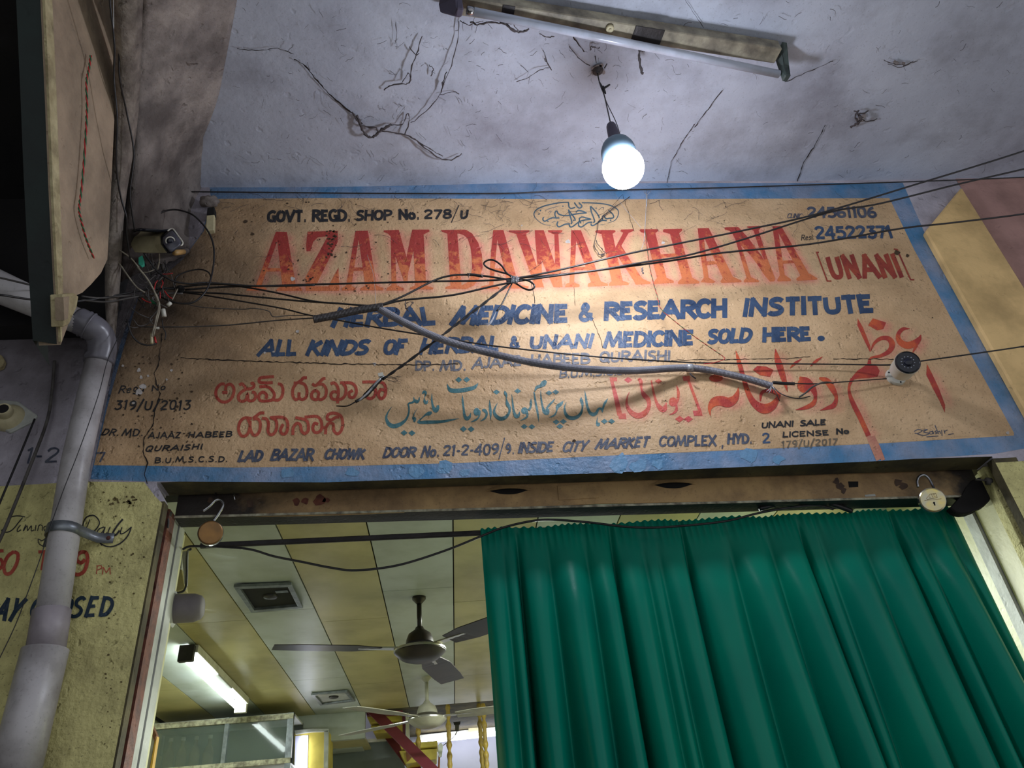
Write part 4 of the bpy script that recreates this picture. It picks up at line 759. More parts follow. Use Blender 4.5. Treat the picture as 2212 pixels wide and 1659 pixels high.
cobweb('cobweb', [[.003, (770, 250, 0), (778, 262, .01), (783, 280, .02), (790, 292, .025), (800, 297, .025), (812, 292, .02), (825, 280, .015), (845, 270, .01)], [.0022, (760, 242, 0), (775, 262, .01), (785, 272, .01), (812, 276, .02), (816, 284, .02)], [.0016, (825, 282, .01), (850, 287, .01), (880, 293, .012), (900, 305, .012), (925, 325, .02), (950, 342, .022), (975, 345, .02), (998, 332, .005)], [.0014, (900, 303, .01), (930, 322, .02), (955, 338, .02)], [.0012, (845, 270, .01), (870, 268, .01), (880, 245, .004), (884, 260, .01), (875, 290, .01)], [.001, (888, 265, 0), (920, 240, .005), (950, 205, .01), (958, 180, .012), (975, 140, .01), (988, 90, .004), (992, 45, 0)], [.0014, (953, 200, .006), (958, 178, .01), (965, 155, .006)], [.0018, (957, 186, .006), (955, 178, .01)], [.001, (950, 205, .004), (980, 198, 0), (992, 203, 0)]], 'thick sooty cobweb sagging in loops across the pale ceiling', hc)
cobweb('cobweb', [[.0014, (830, 194, 0), (845, 184, .008), (872, 180, .012), (884, 178, .012), (888, 150, .012), (900, 118, .01), (912, 78, 0)], [.001, (884, 100, 0), (898, 118, .01), (905, 115, .006)], [.001, (868, 180, .01), (882, 158, .012), (886, 165, .01)], [.0012, (928, 140, 0), (936, 148, .006), (932, 165, 0)]], 'thin hooked cobweb on the ceiling above the heading', hc)
cobweb('cobweb', [[.002, (1016, 48, .04), (1030, 52, .05), (1062, 48, .05), (1090, 55, .05), (1108, 66, .055), (1125, 70, .05), (1142, 62, .04)], [.0016, (1090, 46, .04), (1105, 62, .055), (1118, 68, .055)], [.001, (995, 45, 0), (1012, 55, .03), (1030, 50, .05), (1045, 46, .05)], [.0012, (1103, 20, .03), (1108, 48, .055), (1120, 66, .05)], [.0012, (1165, 72, .04), (1180, 80, .03), (1196, 78, .03)]], 'sooty cobweb hanging under the left end of the tube light', hc)
cobweb('cobweb', [[.003, (1381, 108, .04), (1381, 130, .06), (1384, 150, .08), (1388, 160, .09)], [.001, (1380, 108, .04), (1390, 112, .03), (1392, 106, .03)]], 'single dark cobweb strand dangling under the tube light', hc)
cobweb('cobweb', [[.0012, (1276, 108, 0), (1278, 100, .005), (1290, 104, .01), (1295, 102, .005)], [.0014, (1286, 120, 0), (1288, 135, .01)], [.0016, (1307, 148, .01), (1312, 137, 0)], [.001, (1230, 100, 0), (1245, 120, .005), (1262, 135, .005), (1275, 142, .005)], [.001, (1175, 125, 0), (1182, 138, .004), (1190, 150, 0)], [.0008, (1117, 175, 0), (1135, 170, .01), (1160, 155, .01), (1185, 145, 0)]], 'wispy cobweb around the ceiling hook of the bulb', hc)['kind'] = 'stuff'
cobweb('cobweb', [[.003, (1838, 274, .005), (1850, 268, .02), (1860, 256, .03), (1850, 245, .02)], [.002, (1845, 240, .01), (1858, 246, .03), (1875, 240, .01)], [.0014, (1855, 250, .02), (1870, 262, .02), (1895, 258, .0)], [.002, (1852, 262, .03), (1848, 250, .03), (1856, 238, .01)]], 'small dark tangle of cobweb on the right of the ceiling', hc)
cobweb('cobweb', [[.001, (1910, 130, 0), (1930, 138, .006), (1955, 140, .006), (1982, 130, 0)], [.0008, (1918, 138, 0), (1948, 145, .004), (1975, 132, 0)]], 'faint reddish cobweb near the right edge of the ceiling', hc)
# many short soot strands all over: nobody could count them
V, Fc = [], []
for _ in range(300):
    x, y = random.uniform(500, 2200), random.uniform(0, 392)
    if random.random() < .55: x, y = random.uniform(560, 1500), random.uniform(60, 392)
    a = random.uniform(0, 6.28); l = random.uniform(3, 15)
    pts = [hc(x, y, 0)]
    for k in range(3):
        a += random.uniform(-.7, .7); x += l*math.cos(a)/2; y += l*math.sin(a)/2; pts.append(hc(x, min(y, 393), .003))
    q, b = tube_vf(pts, random.uniform(.0003, .0008), 4, v0=len(V)); V += q; Fc += b
o = mesh('soot_strand', V, Fc, M['cobw'], ce); o['kind'] = 'stuff'
V, Fc = [], []
for (cx, cy, n_, sx, sy) in ((740, 445, 14, 60, 14), (1000, 470, 30, 80, 30), (1100, 450, 22, 60, 20), (1180, 520, 10, 40, 30), (1300, 480, 8, 60, 40), (1560, 500, 14, 70, 40), (1850, 470, 10, 60, 30), (660, 500, 12, 90, 40), (1500, 470, 12, 80, 30), (560, 440, 8, 60, 10)):
    for _ in range(n_):
        x, y = random.gauss(cx, sx), random.gauss(cy, sy); y = max(y, 432); a = random.uniform(0, 6.28); l = random.uniform(6, 30); pts = [P(x, y, WY-.004)]
        for k in range(4):
            a += random.uniform(-.6, .6); x += l*math.cos(a)/2; y += l*math.sin(a)*.35; pts.append(P(x, y, WY-.008))
        q, b = tube_vf(crom(pts, 3), random.uniform(.0003, .0007), 4, v0=len(V)); V += q; Fc += b
o = mesh('soot_strand', V, Fc, M['cobw'], sign); o['kind'] = 'stuff'
# ------------------------------------------------------------------ hanging bulb
hook = PZ(1290, 150, CEIL); BY = hook.y
bc = P(1346, 362, BY)
bulb = thing('hanging_bulb', hook, 'glowing white bulb hanging from the ceiling by a thin cord', 'light bulb')
bx_, bz = bc.x, bc.z
cordpts = [hook, P(1292, 165, BY), P(1297, 185, BY-.003), P(1305, 205, BY), P(1313, 240, BY), Vector((bx_-.004, BY, P(1326, 270, BY).z))]
tube('cord', crom(cordpts, 5), .0022, M['cable'], bulb)
tube('cord', crom([P(1297, 180, BY), P(1303, 200, BY-.006), P(1312, 225, BY+.004), P(1330, 262, BY+.006), P(1340, 292, BY)], 4), .0014, M['cable'], bulb)
tube('cord_knot', crom([P(1295, 178, BY), P(1303, 190, BY-.01), P(1317, 183, BY-.012)], 4), [.003, .003, .004, .004, .004, .004, .0035, .0035, .003][:9], M['cable'], bulb)
tube('cord_knot', crom([P(1300, 190, BY), P(1308, 202, BY-.008), P(1303, 186, BY-.012)], 4), .0025, M['cable'], bulb)
tip = P(1324, 268, BY).z; sh = P(1332, 288, BY).z
lathe('lamp_holder', [(0, .008), (.004, .013), (.012, .016), (.04, .018), (.055, .019), (.085, .019)], (bx_-.004, BY, tip), (0.02, 0, -1), M['holder'], bulb)
lathe('housing', [(0, .019), (.006, .032), (.02, .046), (.04, .053), (.07, .0545), (.088, .0505)], (bx_-.004, BY, bz+.122), (0.03, 0, -1), M['housing'], bulb)
def sphere(name, c, r, m, parent, seg=24, rings=14, sc_=(1, 1, 1), z0=-1, label=None):
    prof = [(-r*math.cos(math.pi*i/rings), r*math.sin(math.pi*i/rings)) for i in range(rings+1)]
    return lathe(name, [(a*sc_[2], b*sc_[0]) for a, b in prof], c, (0, 0, 1), m, parent, seg, label=label)
sphere('globe', (bx_, BY, bz-.002), .064, M['bulb'], bulb, label='glowing white globe')
lathe('ceiling_hook', [(0, .02), (.006, .018), (.012, .008), (.02, .006)], (hook.x, hook.y, CEIL-.004), (0, 0, -1), M['cobw'], bulb)
# ------------------------------------------------------------------ tube light on the arcade ceiling (unlit)
tl = thing('tube_light', PZ(1300, 60, CEIL), 'unlit dusty tube light across the arcade ceiling', 'light fixture')
Za = CEIL-.045
e0, e1 = PZ(975, 8, Za), PZ(1680, 118, Za); ax = (e1-e0).normalized(); sd = Vector((ax.y, -ax.x, 0))
def along(a, b, w0, w1, z0, z1, name, m, t0=0, t1=1, bev=.003):
    p, q = a.lerp(b, t0), a.lerp(b, t1)
    return prism(name, [Vector((p.x, p.y, z0))+sd*w0, Vector((q.x, q.y, z0))+sd*w0, Vector((q.x, q.y, z0))+sd*w1, Vector((p.x, p.y, z0))+sd*w1], (0, 0, z1-z0), m, tl, bev=bev)
along(e0, e1, -.028, .028, CEIL-.055, CEIL-.006, 'batten', M['fixt'], 0, 1)
along(e0, e1, -.03, .0285, CEIL-.058, CEIL-.054, 'ballast_cover', M['metal'], .14, .175, .001)
along(e0, e1, -.029, .0285, CEIL-.058, CEIL-.054, 'ballast_cover', M['metal'], .53, .62, .001)
t0_, t1_ = PZ(1008, 22, CEIL-.078), PZ(1682, 160, CEIL-.078)
tube('lamp_tube', [t0_, t1_], .0135, M['tubeoff'], tl, 16)
tube('lamp_tube_cap', [t0_, t0_.lerp(t1_, .02)], .0142, M['steel'], tl, 16)
for (a, b, mm) in ((e0, t0_, M['holder']), (e1, t1_, M['tubecap'])):
    c = b+(a-b)*.1; d_ = ax*(.012 if mm is M['tubecap'] else -.012)
    prism('end_cap', [Vector((a.x, a.y, CEIL-.008))-sd*.03+d_, Vector((a.x, a.y, CEIL-.05))-sd*.03+d_, Vector((b.x, b.y, CEIL-.10))-sd*.014+d_, Vector((b.x, b.y, CEIL-.10))+sd*.014+d_, Vector((b.x, b.y, CEIL-.06))+sd*.02+d_, Vector((a.x, a.y, CEIL-.008))+sd*.03+d_], ax*(.022 if mm is M['tubecap'] else -.022), mm, tl, bev=.004)
st = PZ(1317, 61, CEIL-.058); lathe('starter', [(0, .013), (.006, .013), (.008, .011), (.008, .005), (.012, .004)], st, (0, 0, -1), M['ivory'], tl, 16)
# ------------------------------------------------------------------ corrugated conduit
def corr(name, pts, r, m, parent, label=None, pitch=.0042):
    c = crom(pts, 8); 
    d = [0]
    for a, b in zip(c[:-1], c[1:]): d.append(d[-1]+(b-a).length)
    n = int(d[-1]/pitch)*2; out = []; rr = []; k = 0
    for i in range(n+1):
        s = d[-1]*i/n
        while k < len(d)-2 and d[k+1] < s: k += 1
        t = (s-d[k])/max(d[k+1]-d[k], 1e-9); out.append(c[k].lerp(c[k+1], t)); rr.append(r*(1 if i % 2 else .87))
    return tube(name, out, rr, m, parent, 12, smooth=False, label=label)
cd = thing('conduit', P(1490, 795, 1.98), 'long grey corrugated conduit sagging across the sign', 'conduit')
corr('conduit_pipe', [P(818, 666, 1.84), P(880, 700, 1.85), P(960, 735, 1.855), P(1080, 768, 1.87), P(1200, 791, 1.89), P(1350, 801, 1.93), P(1490, 795, 1.975), P(1590, 812, 1.975), P(1668, 834, 1.97)], .0122, M['conduit'], cd)
q0, q1 = P(1492, 782, 1.975), P(1490, 806, 1.975)
tube('tape_tie', [P(1483, 795, 1.975), P(1496, 795, 1.975)], .0145, M['tape'], cd, 12)
tube('tape_tie', [P(1490, 806, 1.97), P(1495, 812, 1.97), P(1503, 818, 1.975)], .0025, M['cobw'], cd, 6)
cd2 = tag(corr('conduit', [P(677, 690, 1.82), P(720, 682, 1.825), P(770, 671, 1.83), P(826, 662, 1.838)], .0128, mat('dark_corrugated_plastic', (72, 68, 68), (58, 54, 54), .6, 20), None), 'short dark corrugated conduit stub at the left of the sign', 'conduit')
# ------------------------------------------------------------------ cables
def cable(pts, r, m, label, name='cable', n=6, cat='cable', sides=7):
    return tag(tube(name, crom([P(*p) for p in pts], n), r, M[m], None, sides), label, cat)
K = (1108, 604, 1.84)
cable([(2700, 215, 1.66), (2330, 280, 1.72), (2212, 326, 1.74), (1973, 400, 1.77), (1766, 462, 1.79), (1600, 499, 1.80), (1369, 545.6, 1.82), (1200, 585, 1.835), (1112, 601, 1.84), (1040, 606.5, 1.85), (935, 608, 1.86), (733, 613, 1.89), (590, 617, 1.92), (480, 620, 1.94), (400, 626, 1.94)], .0033, 'cable', 'uppermost black cable crossing the whole heading')
cable([(2700, 268, 1.7), (2330, 335, 1.75), (2212, 365, 1.77), (2061, 400, 1.78), (1900, 440, 1.79), (1790, 459, 1.80), (1600, 519, 1.81), (1483, 552, 1.82), (1394, 566, 1.83), (1268, 587, 1.835), (1118, 601, 1.845)], .0033, 'cable', 'second black cable from the right edge down to the tied knot')
cable([(3400, 250, 1.6), (2330, 440, 1.8), (2212, 462, 1.81), (2050, 482, 1.815), (1943, 494, 1.82), (1751, 527, 1.825), (1560, 546, 1.83), (1450, 563, 1.835), (1300, 583, 1.84), (1115, 608, 1.835), (980, 637, 1.84), (874, 648, 1.84), (822, 660, 1.84)], .0034, 'cable', 'lowest black cable from the right edge passing the knot to the conduit')
cable([(820, 660, 1.835), (870, 640, 1.84), (935, 607, 1.85), (970, 596, 1.85), (1001, 593.5, 1.85), (1046, 596, 1.85), (1108, 606, 1.84)], .0034, 'cable', 'black cable arching from the knot down to the conduit stub')
tp = thing('cable_splice', P(1025, 594, 1.846), 'short taped splice on the arching black cable', 'cable splice')
tube('tape', crom([P(1009, 593, 1.846), P(1025, 594, 1.846), P(1043, 597, 1.846)], 4), .0048, M['cable'], tp)
for a, b in ((1010, 1014), (1039, 1044)): tube('wire_wrap', [P(a, 590, 1.84), P((a+b)/2, 600, 1.84), P(b, 591, 1.842)], .0012, M['cableg'], tp, 5)
l1 = [(1290, 520), (1150, 430), (1060, 300), (950, 210), (850, 180), (755, 210), (728, 262), (800, 330), (950, 385), (1150, 440), (1300, 515)]
l2 = [(1340, 545), (1480, 548), (1580, 585), (1650, 645), (1640, 705), (1560, 735), (1450, 700), (1320, 620), (1240, 590)]
kn = thing('cable_knot', P(*K), 'bow-shaped knot of black cable tied with wire over the heading', 'cable knot')
for l in (l1, l2): tube('loop', crom([P(960+a/8.508, 540+b/8.508, 1.838-.012*math.sin(i*.6)) for i, (a, b) in enumerate(l)], 5), .0031, M['cable'], kn)
V, Fc = [], []
for i in range(5):
    c = [P(1110+3.2*i-6+2*math.cos(t), 604+8*math.sin(t), 1.836-.008*math.cos(t)) for t in np.linspace(0, 6.28, 12)[:-1]]
    a, b = tube_vf(c, .0011, 5, True, len(V)); V += a; Fc += b
mesh('wire_wrap', V, Fc, M['tape'], kn, True)
tube('knot_core', crom([P(1094, 609, 1.84), P(1105, 607, 1.838), P(1122, 602, 1.84)], 4), .007, M['cable'], kn)
tube('frayed_end', crom([P(1106, 612, 1.84), P(1085, 655, 1.84), P(1073, 672, 1.84)], 4), .0026, M['cable'], kn)
V, Fc = [], []
for i in range(9):
    a, b = tube_vf(crom([P(1073, 670, 1.84), P(1066-i*.8, 690+i*.6, 1.838), P(1060-i*1.8, 705-abs(i-4)*1.3, 1.84)], 3), .00035, 4, v0=len(V)); V += a; Fc += b
mesh('frayed_strand', V, Fc, M['thread'], kn)['kind'] = 'stuff'
# twisted pair down to the taped joint
dn = thing('twisted_cable', P(960, 720, 1.86), 'pair of twisted black cables running from the knot down to the left', 'cable')
base = crom([P(1104, 610, 1.84), P(1050, 652, 1.85), P(1000, 690, 1.86), P(950, 729, 1.87), (P(880, 782, 1.89)), P(826, 820, 1.92)], 10)
for s in (0, math.pi):
    tube('strand', [p+Vector((math.cos(i*.8+s), 0, math.sin(i*.8+s)))*.0026 for i, p in enumerate(base)], .0027, M['cable'], dn)
jn = thing('taped_joint', P(790, 850, 1.95), 'untidy joint of black and grey tape at the end of the twisted cables', 'cable splice')
tube('tape', crom([P(826, 816, 1.93), P(805, 838, 1.94), P(785, 858, 1.95), P(768, 868, 1.95)], 5), [.006]*4+[.008]*6+[.005]*6, M['cable'], jn)
tube('grey_strand', crom([P(822, 818, 1.92), P(808, 832, 1.925), P(795, 848, 1.93), P(775, 866, 1.94)], 5), .0032, M['tape'], jn)
tube('grey_strand', crom([P(830, 812, 1.92), P(812, 826, 1.92), P(800, 846, 1.93)], 5), .0022, M['galv'], jn)
prism('white_clip', [P(816, 806, 1.92), P(827, 804, 1.92), P(829, 812, 1.92), P(818, 813, 1.92)], (0, .006, 0), M['white'], jn)
tube('loose_wire', crom([P(768, 868, 1.95), P(750, 877, 1.96), P(727, 877, 1.975)], 4), .002, M['cable'], jn)
V, Fc = [], []
for i in range(12):
    a, b = tube_vf(crom([P(825, 816, 1.93), P(845+random.random()*10, 812+random.random()*14, 1.94), P(858+random.random()*12, 808+random.random()*22, 1.95)], 3), .0004, 4, v0=len(V)); V += a; Fc += b
mesh('frayed_strand', V, Fc, M['cobw'], jn)['kind'] = 'stuff'
# lower cables
cable([(330, 626, 1.94), (455, 614, 1.93), (520, 619, 1.92), (600, 633, 1.90), (677, 650.6, 1.87), (750, 657, 1.85), (819, 662, 1.84)], .003, 'cable', 'black cable dipping from the left tangle to the conduit stub, uppermost of three')
cable([(380, 630, 1.94), (480, 634, 1.93), (520, 638, 1.925), (659, 651, 1.90), (740, 656, 1.87), (815, 664, 1.845)], .003, 'cable', 'black cable dipping from the left tangle to the conduit stub, middle of three')
cable([(380, 630, 1.95), (430, 636, 1.95), (520, 650.6, 1.94), (608, 666, 1.93), (665, 680, 1.92), (727, 691, 1.91), (830, 710, 1.91), (937, 727, 1.91), (1030, 742, 1.92), (1116, 753, 1.93), (1293, 771, 1.95), (1470, 782, 1.965), (1559, 784.5, 1.975), (1820, 787, 1.98), (1928, 788, 1.94), (1985, 780.5, 1.93), (2090, 766, 1.9), (2212, 748, 1.88), (2330, 728, 1.86), (3400, 540, 1.7)], .0026, 'cable', 'long thin black cable behind the conduit, passing the white camera')
cable([(819, 671, 1.87), (874, 704, 1.88), (910, 718, 1.89), (950, 732, 1.89), (1040, 764, 1.9), (1167, 792, 1.93), (1230, 800, 1.95), (1295, 804, 1.96), (1400, 803, 1.97), (1488, 800, 1.98)], .0024, 'cable', 'thin twisted black cable sagging beneath the conduit')
cable([(300, 706, 1.97), (400, 706, 1.96), (480, 703, 1.95), (520, 700, 1.94), (600, 692, 1.9), (677, 687, 1.84)], .0022, 'cableg', 'thin cable from the left tangle into the dark conduit stub')
cable([(400, 656, 1.95), (440, 664, 1.95), (520, 668, 1.95), (548, 666, 1.95), (580, 672, 1.95), (590, 684, 1.95), (620, 682, 1.95), (662, 681, 1.94), (697, 682, 1.92)], .0016, 'cableg', 'wavy thin brown wire left of the conduit stub')
cable([(258, 407, 1.95), (278, 413, 1.95), (309, 413, 1.95), (560, 415.5, 1.96), (800, 417.5, 1.965), (1080, 417.7, 1.965), (1217, 412.7, 1.965), (1500, 407, 1.965), (1700, 401, 1.965), (1950, 393, 1.97), (2090, 388, 1.97), (2212, 383, 1.97), (2330, 379, 1.97), (2900, 372, 1.95)], .0026, 'cable', 'straight black cable along the blue top border of the sign')
cable([(1669, 826, 1.965), (1690, 828, 1.965), (1716, 829, 1.965)], .0055, 'cable', 'short black sleeve at the right end of the conduit', cat='cable sleeve')
cable([(1716, 828.5, 1.965), (1760, 829, 1.97), (1820, 825, 1.975), (1915, 818, 1.985)], .002, 'cable', 'black cable from the sleeve to the white camera')
cable([(1670, 836, 1.97), (1690, 852, 1.955), (1723, 861, 1.94), (1750, 856, 1.94)], .0018, 'cable', 'slack dark wire looping below the sleeve')
cable([(1726, 858, 1.93), (1741, 848, 1.92), (1755, 836, 1.92), (1775, 827, 1.93), (1790, 826, 1.95), (1800, 828, 1.96)], .0028, 'cableg', 'slack grey wire arching over the red script')
fr = thing('frayed_wires', P(1665, 840, 1.96), 'frayed wire ends bursting from the lower end of the conduit', 'wire')
for i, (x, y) in enumerate(((1652, 842), (1660, 850), (1668, 848), (1674, 844), (1684, 866), (1656, 846))): tube('wire_end', crom([P(1666, 832, 1.965), P((x+1666)/2+2, (y+834)/2, 1.95), P(x, y, 1.955)], 3), .0014, M['thread'] if i % 2 else M['cable'], fr, 5)
# twisted red and green flex
def flex(pts, r, label, name='twisted_flex', ta=.9, fin_=False):
    t = thing(name, P(*pts[len(pts)//2]), label, 'wire'); b = crom([PX(p[0], p[1], FX+.012) if fin_ else P(*p) for p in pts], 12)
    for s, m in ((0, 'redw'), (math.pi, 'grnw')): tube('strand', [p+Vector((math.cos(i*ta+s), math.sin(i*ta+s), 0))*r*.8 for i, p in enumerate(b)], r, M[m], t, 5)
    return t
flex([(196, 120, 1.24), (192, 149, 1.26), (187, 177, 1.28), (188, 230, 1.33), (186, 278, 1.37), (181, 354, 1.42), (175, 418, 1.46), (171, 450, 1.47), (176, 480, 1.49), (187, 519, 1.53), (202, 557, 1.57)], .0019, 'twisted red and green flex dangling in front of the brown fin', fin_=True)
flex([(1394, 500, 1.93), (1402, 567, 1.93), (1410, 605, 1.93), (1420, 640, 1.93), (1427, 666, 1.93), (1460, 696, 1.935), (1496, 724, 1.94), (1530, 748, 1.945), (1561.5, 769.6, 1.95)], .0011, 'thin twisted red and green flex slanting down to the conduit')
tag(tube('wire_tail', crom([P(1561, 769, 1.95), P(1565, 776, 1.95), P(1540, 784, 1.96), P(1520, 786, 1.96)], 5), .0014, M['redw'], None, 5), 'short red wire tail bound to the cable above the conduit', 'wire')
th = thing('web_thread', P(1397, 420, 1.96), 'white web threads hanging from the cable below the bulb', 'cobweb')
for l, r in (([(1397, 412), (1396, 440), (1394, 480), (1391, 521)], .0012), ([(1390, 412), (1396, 420), (1397, 440)], .001), ([(1406, 412), (1398, 421), (1397, 445)], .001), ([(1327, 417), (1345, 445), (1385, 492)], .0006), ([(1385, 540), (1392, 520)], .0008)): tube('thread', [P(x, y, 1.955) for x, y in l], r, M['thread'], th, 5)
tag(tube('web_thread', crom([P(793, 550, 1.95), P(806, 590, 1.94), P(810, 625, 1.9), P(811, 658, 1.85)], 4), .0007, M['thread'], None, 5), 'pale thread falling from the heading to the conduit stub', 'cobweb')
tag(tube('web_thread', crom([P(1146, 606, 1.9), P(1154, 640, 1.92), P(1155, 655, 1.95)], 4), .0012, M['cobw'], None, 5), 'short grey thread hanging under the knot', 'cobweb')
cobweb('cobweb', [[.0012, (875, 650, 1.84), (877, 665, 1.84), (882, 672, 1.85)], [.001, (878, 655, 1.84), (892, 652, 1.84), (886, 660, 1.84), (878, 668, 1.84)]], 'scrap of cobweb caught on the cable beside the conduit stub', P)
cobweb('cobweb', [[.0018, (1387, 578, 1.83), (1388, 586, 1.83), (1390, 592, 1.83)]], 'dark scrap hanging below the cables over the heading', P)
cobweb('cobweb', [[.0012, (1360, 425, 1.97), (1300, 470, 1.975), (1290, 500, 1.98), (1284, 530, 1.985), (1292, 545, 1.985), (1303, 555, 1.985)], [.001, (1287, 520, 1.98), (1300, 538, 1.98), (1310, 548, 1.98)], [.002, (1300, 550, 1.985), (1306, 548, 1.985)]], 'curling grey cobweb over the K of the heading', P)
# ------------------------------------------------------------------ left tangle
tag(tube('cable_ring', crom([P(a, b, c) for a, b, c in [(343, 462, 1.86), (356, 456, 1.86), (373, 453, 1.86), (392, 455, 1.86), (419, 466, 1.86), (447, 496, 1.87), (461, 530, 1.88), (461, 573, 1.88), (449, 621, 1.88), (425, 649, 1.88), (399, 656, 1.88), (369, 651, 1.88), (345, 640, 1.89)]], 6), .003, M['cable']), 'big open ring of black cable right of the left camera', 'cable')
cable([(311, 546, 1.80), (322, 562, 1.82), (339, 585, 1.84), (360, 600, 1.85), (381, 609, 1.86), (410, 613, 1.87), (438, 611, 1.88), (470, 612, 1.9), (560, 618, 1.91), (680, 616, 1.9)], .0032, 'cable', 'black cable curving from the left camera into the bundle')
cable([(378, 616, 1.9), (379, 602, 1.9), (388, 593, 1.9), (409, 585, 1.9), (433, 582, 1.9), (450, 588, 1.9), (457, 600, 1.9)], .0025, 'cable', 'small loop of cable inside the big ring')
cable([(-60, 634, 1.6), (0, 637, 1.62), (60, 646, 1.68), (120, 650, 1.75), (177, 650, 1.8), (240, 640, 1.85), (300, 628, 1.88), (345, 622, 1.9), (378, 625, 1.92)], .0032, 'cable', 'dark cable running behind the fin into the left bundle')
cable([(-60, 588, 1.7), (0, 600, 1.72), (60, 614, 1.75), (95, 622, 1.78)], .003, 'cableg', 'dusty cable lying along the sloping white pipe')
cable([(176, 640, 1.8), (215, 644, 1.83), (260, 640, 1.86), (330, 636, 1.9), (380, 632, 1.92)], .003, 'cableg', 'dusty grey cable right of the fin, uppermost')
cable([(176, 648, 1.8), (230, 652, 1.83), (290, 642, 1.87), (340, 634, 1.9), (395, 634, 1.92)], .003, 'cableg', 'dusty grey cable right of the fin, below the other')
cable([(237, -60, 1.05), (237, 0, 1.1), (247, 96, 1.2), (246, 170, 1.28), (253, 253, 1.36), (251, 330, 1.44), (253, 380, 1.5), (262, 430, 1.56), (273, 469, 1.6), (273, 501, 1.64), (277, 530, 1.68), (281, 558, 1.72)], .0026, 'cable', 'thin black cable running down the pale post, nearer the fin')
cable([(262, -60, 1.08), (261, 0, 1.14), (258, 90, 1.24), (258, 165, 1.32), (273, 240, 1.42), (289, 329, 1.52), (281, 413, 1.6), (284, 450, 1.64), (291, 498, 1.7)], .0026, 'cable', 'thin black cable running down the pale post to the camera')
wires = [([(250, 561, 1.8), (262, 575, 1.8), (270, 587, 1.8), (294, 619, 1.82), (313, 632, 1.84)], 'wirew', .0024), ([(297, 577, 1.8), (317, 601, 1.81), (333, 629, 1.82), (343, 659, 1.84), (337, 689, 1.86), (327, 732, 1.88)], 'wirew', .0028), ([(343, 650, 1.83), (345, 668, 1.84), (340, 690, 1.85), (331, 728, 1.88)], 'wirew', .0022),
         ([(222, 515, 1.75), (250, 535, 1.76), (281, 556, 1.78), (300, 578, 1.8)], 'wirew', .0022), ([(274, 690, 1.88), (284, 722, 1.9), (300, 740, 1.92), (320, 746, 1.93), (339, 742, 1.94)], 'cable', .0026), ([(344, 548, 1.82), (344, 565, 1.84), (340, 582, 1.86)], 'wirew', .0024), ([(326, 548, 1.84), (332, 575, 1.86)], 'cableg', .002), ([(318, 546, 1.84), (326, 575, 1.86)], 'cableg', .002),
         ([(333, 626, 1.86), (336, 612, 1.86), (341, 606, 1.86)], 'redw', .0018), ([(348, 622, 1.87), (352, 612, 1.87), (350, 606, 1.87)], 'redw', .0018), ([(355, 628, 1.87), (364, 640, 1.87), (372, 645, 1.87)], 'redw', .0018), ([(306, 644, 1.86), (314, 650, 1.86), (326, 654, 1.86)], 'redw', .0018), ([(346, 630, 1.87), (346, 645, 1.87)], 'redw', .0016), ([(350, 592, 1.86), (362, 592, 1.86), (373, 590, 1.86)], 'redw', .0016),
         ([(280, 662, 1.88), (300, 678, 1.9), (322, 687, 1.92)], 'cableg', .002), ([(350, 688, 1.93), (352, 706, 1.94), (358, 720, 1.95), (356, 735, 1.96)], 'cable', .0018), ([(372, 648, 1.88), (380, 632, 1.89), (384, 624, 1.9)], 'wirew', .002), ([(308, 588, 1.86), (318, 588, 1.86), (330, 584, 1.86), (342, 578, 1.86)], 'wirew', .0018), ([(300, 608, 1.87), (310, 612, 1.87), (322, 606, 1.87), (336, 594, 1.87)], 'cableg', .0018),
         ([(288, 690, 1.9), (300, 704, 1.92), (318, 700, 1.93), (330, 690, 1.93)], 'cableg', .0018), ([(276, 704, 1.9), (290, 708, 1.92), (306, 704, 1.93)], 'cableg', .0016), ([(330, 700, 1.93), (324, 690, 1.92), (332, 680, 1.92), (342, 668, 1.92)], 'cableg', .002), ([(339, 600, 1.86), (332, 612, 1.87), (336, 628, 1.87)], 'cable', .0018), ([(245, 656, 1.88), (243, 680, 1.9), (248, 702, 1.92)], 'cableg', .0022)]
for p in range(30):
    x, y = random.uniform(285, 360), random.uniform(560, 650); wires.append(([(x, y, 1.88), (x+random.uniform(-18, 18), y+random.uniform(5, 20), 1.87), (x+random.uniform(-26, 26), y+random.uniform(20, 45), 1.89)], random.choice(['cableg', 'cable', 'cableg']), .0015))
wt = thing('wire_tangle', P(320, 640, 1.9), 'messy tangle of loose wires and connectors below the left camera', 'wires')
for l, m, r in wires: tube('wire', crom([P(*p) for p in l], 4), r, M[m], wt, 6)
sphere('tape_ball', P(390, 624, 1.915), .013, M['void'], wt, 12, 8)
prism('green_connector', [P(a, b, 1.80) for a, b in [(299, 556), (307, 551), (310, 560), (311, 572), (305, 575), (299, 570)]], (0, .008, 0), M['teal'], wt, bev=.001, label='teal green tape connector')
prism('green_connector', [P(a, b, 1.85) for a, b in [(325, 645), (332, 650), (337, 656), (328, 654)]], (0, .006, 0), M['grnw'], wt)
tube('white_connector', [P(362, 660, 1.86), P(369, 654, 1.86)], .006, M['white'], wt); tube('white_connector', [P(352, 668, 1.87), P(355, 684, 1.88)], .007, M['white'], wt); tube('white_connector', [P(332, 709, 1.93), P(344, 709, 1.93)], .004, M['white'], wt)
tube('white_connector', [P(327, 722, 1.88), P(328, 742, 1.88)], .0045, M['ivory'], wt); tube('red_connector', [P(334, 728, 1.89), P(337, 740, 1.89)], .003, M['redw'], wt); tube('grey_joint', [P(350, 572, 1.87), P(357, 590, 1.88)], .007, M['cableg'], wt); tube('grey_joint', [P(336, 636, 1.84), P(343, 658, 1.85)], .005, M['wirew'], wt)
